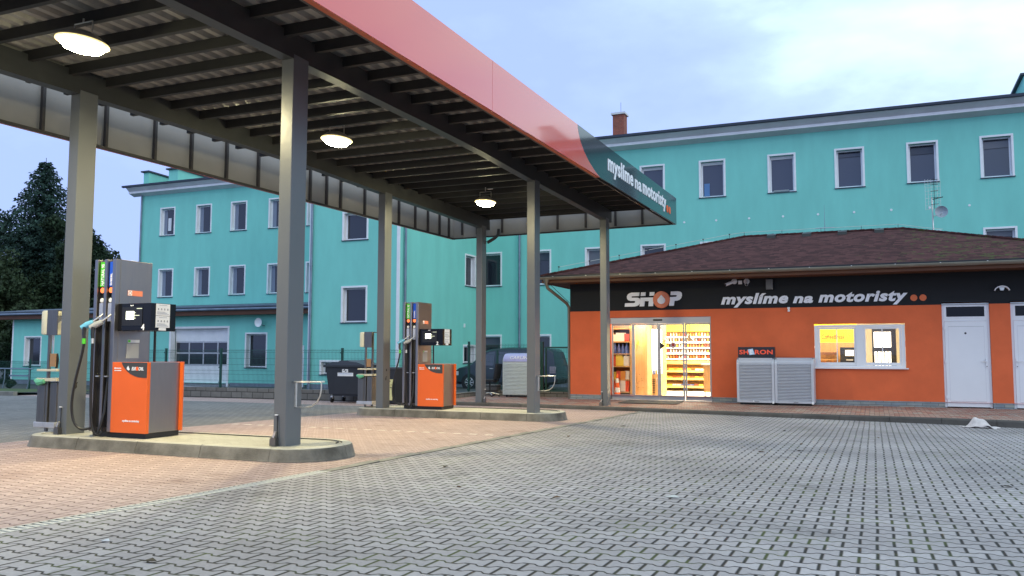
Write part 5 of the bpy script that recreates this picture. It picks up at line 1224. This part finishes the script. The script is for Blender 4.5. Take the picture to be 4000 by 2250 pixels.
# ================================================================== shop interior
import itertools
r=thing('wood_shelf','tall pine shelf with packaged goods just inside the left glass panel','shelf',(-6.9,24.6,-.1))
part(MB().box(-7.55,-7.48,24.15,25.0,-.095,2.3),'side_panel',wood,r)
part(MB().box(-6.56,-6.50,24.15,25.6,-.095,2.4),'side_panel',wood,r)
for z in (.08,.44,.83,1.20,1.56,1.95): part(MB().box(-7.48,-6.56,24.25,24.95,z,z+.035),'shelf_board',wood,r)
part(MB().box(-7.48,-6.56,24.95,24.98,-.09,2.3),'back_board',mat('dark_back',(.12,.08,.05),.7),r)
r=thing('wood_partition','wide knotty pine partition panel behind the sliding door','partition',(-6.4,24.6,-.1))
part(MB().box(-6.62,-6.20,24.60,24.66,-.095,2.62),'panel',wood,r); part(MB().box(-6.22,-6.18,24.661,25.3,-.095,2.62),'return_panel',wood,r)
kn=MB(); random.seed(4)
for k in range(16): kx,kz=random.uniform(-6.57,-6.25),random.uniform(.05,2.1); kn.lathe((kx,24.599,kz),[(0,-.002),(.012,-.002),(.013,0)],8,'y')
part(kn,'knots',mat('knot',(.25,.10,.03),.6),r)
part(MB().box(-6.44,-6.40,24.59,24.599,1.50,1.62),'paper_note',yel,r)
r=thing('drinks_fridge','glowing white drinks fridge with a grilled base behind the pine partition','fridge',(-6.2,25.8,-.1))
fe=mat('fridge_glow',(1,1,1),.5,emit=(1,.98,.9),estr=3.2)
part(MB().box(-6.50,-6.06,25.5,26.1,-.06,.60),'base_cabinet',wood,r)
part(MB().box(-6.50,-6.06,25.55,26.1,.62,1.98),'lit_interior',fe,r); part(MB().box(-6.52,-6.04,25.5,26.12,1.985,2.25),'header',mat('fridge_head',(.25,.20,.18),.5),r)
for k in range(8): part(MB().box(-6.42,-6.14,25.485,25.499,.04+.055*k,.06+.055*k),'grille_slat',black_p,r)
part(MB().box(-6.10,-6.08,25.48,25.50,.3,.5),'handle',galv,r)
r=thing('back_shelving','long yellow lit shelving of bottles and packets along the back shop wall','shelf',(-6.2,31.2,-.1))
yw=mat('yellow_wood',(.85,.56,.14),.5)
part(MB().box(-7.9,-4.9,31.3,31.4,-.09,2.05),'back_board',mat('shelf_back',(.34,.21,.09),.6),r)
part(MB().box(-7.9,-4.9,30.9,31.4,2.06,2.30),'yellow_header',mat('lit_yellow',(.9,.75,.05),.5,emit=(1,.80,.05),estr=1.3),r)
bz_=[1.04,1.247,1.45,1.65,1.84]
for z in bz_:
    part(MB().box(-7.8,-5.0,30.97,31.29,z,z+.02),'shelf_board',wood,r)
    part(MB().box(-7.8,-5.0,30.95,30.968,z-.02,z+.022),'lit_shelf_edge',mat('shelf_led',(1,1,1),.5,emit=(1,.95,.75),estr=3.0),r)
part(MB().box(-7.8,-5.0,30.9,31.29,.86,.98),'yellow_ledge',yw,r)
for z,y0 in ((.02,30.4),(.30,30.5),(.57,30.6)):
    q=MB(); q.prism([(y0,z),(y0,z+.07),(y0+.03,z+.07),(y0+.03,z+.03),(31.28,z+.18),(31.28,z+.15)],'x',-7.8,-5.05); part(q,'slanted_shelf',yw,r)
part(MB().box(-6.26,-6.17,26.4,27.2,-.09,2.6),'upright_post',yw,r)
r=thing('till_counter','small wood and white counter at the right edge of the shop door','counter',(-4.3,24.6,-.1))
part(MB().box(-4.50,-3.4,24.55,25.2,.14,.90),'front',wood,r); part(MB().box(-4.56,-3.35,24.5,25.25,.905,.95),'worktop',white_p,r)
for x in (-4.48,-4.20): part(MB().box(x,x+.03,24.57,24.6,-.095,.14),'leg',galv,r)
def hanging(x,y,z,label):
    r=thing('pendant_lamp',label,'pendant lamp',(x,y,z),'pendant lamps inside the shop')
    part(MB().lathe((x,y,z),[(.16,0),(.15,.03),(.05,.12),(.03,.2),(0,.2)],18).sm(),'shade',mat('shade_bronze',(.20,.16,.11),.4,metal=.6),r); part(MB().tube([(x,y,z+.2),(x,y,2.6)],.006,5),'cord',black_p,r); return r
hanging(-5.10,25.6,1.62,'bronze pendant lamp seen through the right glass panel of the entrance'); hanging(-6.2,26.9,1.60,'bronze pendant lamp seen beside the fridge through the sliding door')
# cone
r=thing('traffic_cone','orange and white traffic cone standing inside the left glass panel','traffic cone',(-6.93,24.08,-.098))
cx,cy=-6.93,24.08
part(MB().bbox(cx-.16,cx+.16,cy-.12,cy+.12,-.098,-.04,.01),'base',orange_l,r)
def cr(z): return .105-.085*(z/.70)
for k,(z0,z1) in enumerate(((0,.14),(.14,.28),(.28,.42),(.42,.55),(.55,.68))):
    part(MB().lathe((cx,cy,-.04),[(cr(z0),z0),(cr(z1),z1)],18).sm(),'cone_band',orange_l if k%2==0 else white_s,r)
# goods: small prototypes copied along the shelves
pal=[(.70,.08,.03),(.75,.55,.06),(.08,.12,.35),(.75,.72,.66),(.12,.30,.10),(.25,.05,.04),(.65,.25,.05)]
gm_=[mat('goods_%d'%i,c,.4) for i,c in enumerate(pal)]
def proto(kind,i):
    mb=MB()
    if kind=='bottle': mb.lathe((0,0,0),[(0,0),(.034,0),(.036,.01),(.036,.12),(.014,.17),(.014,.20),(0,.20)],10).sm()
    elif kind=='packet': mb.v+=[(-.045,-.02,0),(.045,-.02,0),(.045,.02,0),(-.045,.02,0),(-.05,-.004,.15),(.05,-.004,.15),(.05,.004,.15),(-.05,.004,.15)]; mb.f+=[(3,2,1,0),(4,5,6,7),(0,1,5,4),(1,2,6,5),(2,3,7,6),(3,0,4,7)]
    elif kind=='canister': mb.bbox(-.06,.06,-.05,.05,0,.2,.015); mb.tube([(-.02,0,.2),(-.02,0,.235)],.018,8)
    else: mb.bbox(-.05,.05,-.03,.03,0,.035,.006)
    return mb.mesh(kind)
PM={}
def goods(kind,i,x,y,z,label,cat,group,s=1,rz=0,rx=0):
    key=(kind,i)
    if key not in PM:
        me=proto(kind,i); me.materials.append(gm_[i]); PM[key]=me
    o=bpy.data.objects.new(kind,PM[key]); col.objects.link(o); o.location=(x,y,z); o.scale=(s,s,s); o.rotation_euler=(rx,0,rz)
    o['label']=label; o['category']=cat; o['group']=group; return o
random.seed(9)
for z,kind,lab,cat in ((.115,'canister','small canister standing on the lowest board of the left pine shelf','canister'),(.475,'packet','packet standing on the second board of the left pine shelf','packet'),(.865,'canister','canister standing on the middle board of the left pine shelf','canister'),(1.235,'bottle','small bottle standing on the fourth board of the left pine shelf','bottle'),(1.595,'packet','red and white packet hanging low on the top board of the left pine shelf','packet')):
    for x in [-7.42+.12*k for k in range(7)]:
        goods(kind,random.choice([0,3,3,1,6] if kind=='packet' else [2,3,3,4,1,0]),x,24.34+.03*random.random(),z,lab.replace('red and white packet hanging low','packet standing'),cat,lab.split(' standing')[0].replace('red and white packet hanging low','packet')+' row at %.1f m'%z,random.uniform(1.3,1.7),random.uniform(-.3,.3))
for n_,z in enumerate(bz_):
    lab='pale bottle or jar on lit shelf %s of the back shelving'%('one two three four five'.split()[n_])
    for x in [-7.3+.105*k for k in range(20)]:
        goods('bottle',random.choice([3,3,1,6,3,0]),x,31.06+.05*random.random(),z+.022,lab,'bottle','bottles on lit back shelf %d'%(n_+1),random.uniform(.62,.84))
for n_,(z,y0) in enumerate(((.02,30.4),(.30,30.5),(.57,30.6))):
    lab='flat sweet packet on the %s slanted yellow shelf'%('lowest middle upper'.split()[n_])
    for x in [-7.3+.16*k for k in range(14)]:
        goods('box',random.choice([0,5,6,2,3,1]),x,y0+.2,z+.075,lab,'packet','packets on slanted shelf %d'%(n_+1),1.4,random.uniform(-.1,.1),.2)
for k in range(6): goods('bottle',[3,0,1,3,2,6][k],-6.46+.07*k,25.53,.601,'drink bottle standing at the foot of the glowing fridge','bottle','bottles in the glowing fridge',.9)
# behind the coffee window
r=thing('coffee_wall','yellow lit coffee bar back panel seen through the white window','coffee bar',(-.4,26.2,0))
part(MB().box(-1.9,-.42,26.2,26.25,1.56,2.35),'yellow_panel',mat('lit_yellow2',(.9,.62,.02),.5,emit=(1,.62,.02),estr=.45),r)
part(text_mb('CoffeeBreak',-1.37,-.74,1.66,1.80,26.195,.004,bold=.01),'lettering',mat('brown_print',(.20,.08,.01),.6),r)
part(MB().box(-1.9,-.42,26.2,26.25,.9,1.555),'lower_panel',wood,r)
for z in (1.05,1.28): part(MB().box(-1.7,-.95,25.95,26.19,z,z+.03),'shelf',wood,r)
part(MB().box(-1.9,1.2,25.5,26.19,.80,.86),'counter_top',wood,r); part(MB().box(-1.9,1.2,25.55,26.19,-.09,.795),'counter_front',black_p,r)
part(MB().tube([(-1.52,25.9,1.48),(-1.52,25.9,1.40)],[.02,.05],8),'cup_lamp',mat('warm_bulb',(1,1,1),.5,emit=(1,.85,.5),estr=4),r)
r=thing('coffee_machine','black coffee machine with a lit screen behind the left window sash','coffee machine',(-.6,25.8,.86))
part(MB().bbox(-.86,-.40,25.6,26.0,.862,1.42,.02),'body',black_p,r); part(MB().box(-.72,-.50,25.58,25.598,1.18,1.34),'screen',mat('warm_screen',(1,.9,.7),.4,emit=(1,.85,.6),estr=1.6),r); part(MB().box(-.70,-.52,25.56,25.598,1.05,1.08),'cup_spout',galv,r)
r=thing('bar_fridge','bright lit bottle fridge behind the right window sash','fridge',(.25,26,.86))
part(MB().box(-.02,.60,25.9,26.15,.862,1.95),'cabinet',black_p,r); part(MB().box(.03,.47,25.88,25.899,1.42,1.85),'lit_panel',mat('white_glow',(1,1,1),.5,emit=(1,.95,.85),estr=2),r)
bs=MB()
for k in range(5): part(MB().cyl((.07+.09*k,25.86,.90),.032,.40,'z',10),'lit_bottle',mat('bottle_glow',(1,1,1),.5,emit=(1,.95,.8),estr=2.2),r)
r=thing('side_rack','narrow pine rack with snacks at the right end of the coffee window','rack',(.85,25.6,0))
part(MB().box(.95,1.0,25.0,25.6,-.09,2.4),'upright',wood,r)
for z in (1.05,1.42,1.78): part(MB().box(.70,.949,25.05,25.55,z,z+.03),'board',wood,r)
for n_,z in enumerate((1.08,1.45,1.81)):
    for k in range(3): goods('packet',[1,3,6][(k+n_)%3],.74+.085*k,25.12,z,'snack packet on the narrow rack behind the coffee window','packet','snack packets on the narrow rack',.9,.2*k)
# ceiling lights of the shop; entrance one added to brighten the left shelf
def ceil(x,y,e_,label,sx=1.2,sy=.5):
    r=thing('ceiling_panel_light',label,'ceiling light',(x,y,2.6),'shop ceiling lights')
    part(MB().box(x-sx/2,x+sx/2,y-sy/2,y+sy/2,2.585,2.615),'panel',mat('panel_glow',(1,1,1),.5,emit=(1,.85,.55),estr=4),r)
    l=bpy.data.lights.new('ceiling_light','AREA'); l.shape='RECTANGLE'; l.size=sx; l.size_y=sy; l.energy=e_; l.color=(1,.88,.66)
    o=bpy.data.objects.new('ceiling_light',l); col.objects.link(o); o.parent=r; o.location=(0,0,-.03)
ceil(-6.3,24.35,170,'added light brightening the left shelf just inside the shop entrance'); ceil(-5.4,29.3,330,'ceiling light before the back shelving'); ceil(-.4,25.2,60,'ceiling light over the coffee bar'); ceil(-4.4,26.6,260,'ceiling light in the middle of the shop')

# ================================================================== trees behind the garage
bark=mat('bark',(.05,.038,.028),.9,var=.3)
def leafm(name,c): 
    m=mat(name,c,.7,spec=.25,col2=tuple(v*1.9 for v in c),var=.45,vscale=1.2)
    return m
def tree(name,label,x,y,zg,h,blobs,leaf,n,ls,seed,trunk_r=.35,group=None):
    rnd=random.Random(seed); r=thing(name,label,'tree',(x,y,zg),group)
    t=MB().tube([(x,y,zg),(x+.1,y,zg+h*.3),(x-.05,y+.1,zg+h*.6),(x,y,zg+h*.9)],[trunk_r,trunk_r*.75,trunk_r*.4,.04],9)
    for k in range(9):
        a=rnd.uniform(0,6.28); z=zg+h*rnd.uniform(.25,.7); L2=h*.22; t.tube([(x,y,z),(x+math.cos(a)*L2*.5,y+math.sin(a)*L2*.5,z+L2*.3),(x+math.cos(a)*L2,y+math.sin(a)*L2,z+L2*.5)],[trunk_r*.3,trunk_r*.18,.02],5)
    part(t.sm(),'trunk',bark,r)
    mb=MB(); tot=sum(b[3]*b[4] for b in blobs)
    # leaf clumps on the shells of many small sub-blobs
    subs=[]
    for (bx,by,bz_2,rx,rz_) in blobs:
        for k in range(max(6,int(14*rx*rz_/6))):
            u=rnd.gauss(0,1);v=rnd.gauss(0,1);w_=rnd.gauss(0,1); l=math.sqrt(u*u+v*v+w_*w_)+1e-6; q=rnd.random()**.33
            subs.append((bx+u/l*rx*q,by+v/l*rx*q,bz_2+w_/l*rz_*q,rnd.uniform(.22,.42)*min(rx,rz_)))
    per=max(4,n//len(subs))
    for sx_2,sy_2,sz_2,sr in subs:
        for k in range(per):
            u=rnd.gauss(0,1);v=rnd.gauss(0,1);w_=rnd.gauss(0,.8); l=math.sqrt(u*u+v*v+w_*w_)+1e-6; q=.6+.45*rnd.random()
            p=Vector((sx_2+u/l*sr*q,sy_2+v/l*sr*q,sz_2+w_/l*sr*q)); a=Vector((rnd.gauss(0,1),rnd.gauss(0,1),rnd.gauss(0,1))).normalized(); b_=a.cross(Vector((rnd.gauss(0,1),rnd.gauss(0,1),rnd.gauss(0,1)))).normalized(); s=ls*rnd.uniform(.6,1.3)
            mb.face(p-a*s,p+b_*s*.6,p+a*s,p-b_*s*.6)
    part(mb,'crown',leaf,r); return r
def conifer(name,label,x,y,zg,h,rad,leaf,seed,layers=34):
    rnd=random.Random(seed); r=thing(name,label,'tree',(x,y,zg))
    t=MB().tube([(x,y,zg),(x,y,zg+h)],[.3,.02],8); part(t,'trunk',bark,r); mb=MB()
    for L2 in range(layers):
        f=L2/layers; z=zg+h*(.12+.87*f); rr=rad*(1-f)**.80*(.8+.35*rnd.random())*(.75+.25*min(1,f*4))+.10
        nb=int(7+11*(1-f))
        for k in range(nb):
            a=2*math.pi*k/nb+rnd.uniform(-.3,.3); ln=rr*rnd.uniform(.7,1.12); d=Vector((math.cos(a),math.sin(a),0)); s=Vector((-math.sin(a),math.cos(a),0))
            m_=int(4+ln*5)
            for j in range(m_):
                q=(j+.6)/m_; c=Vector((x,y,z))+d*ln*q+Vector((0,0,(.10-.35*q)*ln*.6+.25*q*q*ln*.3))
                for w_ in range(4):
                    sd2=s*rnd.uniform(-1,1)*ln*.22*(1.2-q)+Vector((0,0,rnd.uniform(-.22,.12))); e_=(d*rnd.uniform(.3,1)+s*rnd.uniform(-1,1)+Vector((0,0,rnd.uniform(-.9,.2)))).normalized()*rnd.uniform(.18,.36); n_=e_.cross(Vector((rnd.gauss(0,1),rnd.gauss(0,1),rnd.gauss(0,1)))).normalized()*.07
                    p=c+sd2; mb.face(p-n_,p+e_*.5+n_,p+e_,p+e_*.4-n_*1.3)
    part(mb,'crown',leaf,r); return r
lf1=leafm('leaf_dark',(.014,.028,.012)); lf2=leafm('leaf_mid',(.028,.045,.020)); lf3=leafm('needle_dark',(.020,.044,.034))
conifer('larch_tree','tall pointed dark conifer rising above the other trees on the left',-65.0,50,-1.4,19.4,8.6,lf3,21,52)
tree('broadleaf_tree','dark broadleaf tree at the right edge of the wood beside the tall conifer',-58.6,48,-1.3,12.5,[(-59.3,48,9.2,2.2,2.8),(-58.0,48,7.0,2.6,2.6),(-56.6,48,5.6,1.9,2.2),(-59.5,47,5.0,3.0,3.0),(-57.4,47,2.9,2.6,2.4)],lf1,24000,.15,31)
tree('broadleaf_tree','low full dark broadleaf tree in front of the tall conifer',-63.5,44,-1.3,10,[(-63.8,44,5.6,3.4,3.6),(-60.6,44,4.6,2.6,3.0),(-62,43,2.6,3.6,2.4),(-58.2,43.5,3.0,2.2,2.4)],lf2,26000,.15,32)
tree('broadleaf_tree','dark broadleaf tree at the far left edge of the photo',-69.5,48,-1.3,14,[(-69.6,48,10.6,2.6,2.8),(-71.5,48,9.0,3.4,3.6),(-67.5,47,7.0,2.8,3.2),(-70,46,4.2,4.0,3.6),(-74,48,6,4,5)],lf1,26000,.15,33)
tree('broadleaf_tree','shaggy dark tree between the conifer and the far left tree',-66.6,52,-1.4,11.5,[(-67,52,8.5,2.8,2.6),(-65,51,5.5,3.4,3.6),(-61.8,52,7.4,3.0,3.0)],lf2,20000,.16,34)
tree('garden_bush','dark bush at the left end of the low garage',-54.8,40.5,-.9,3.2,[(-55.2,40.5,.8,1.5,1.6),(-56.8,41,.6,1.6,1.5),(-58.8,41,.9,1.8,1.9)],lf1,9000,.10,35,.08)
tree('garden_bush','low dark bush behind the railing on the far left',-40.5,27,-.5,1.2,[(-41.5,27,-.1,1.4,.5),(-38.5,27,-.2,1.3,.4),(-44,27.5,.1,1.6,.7)],lf1,7000,.07,36,.04)
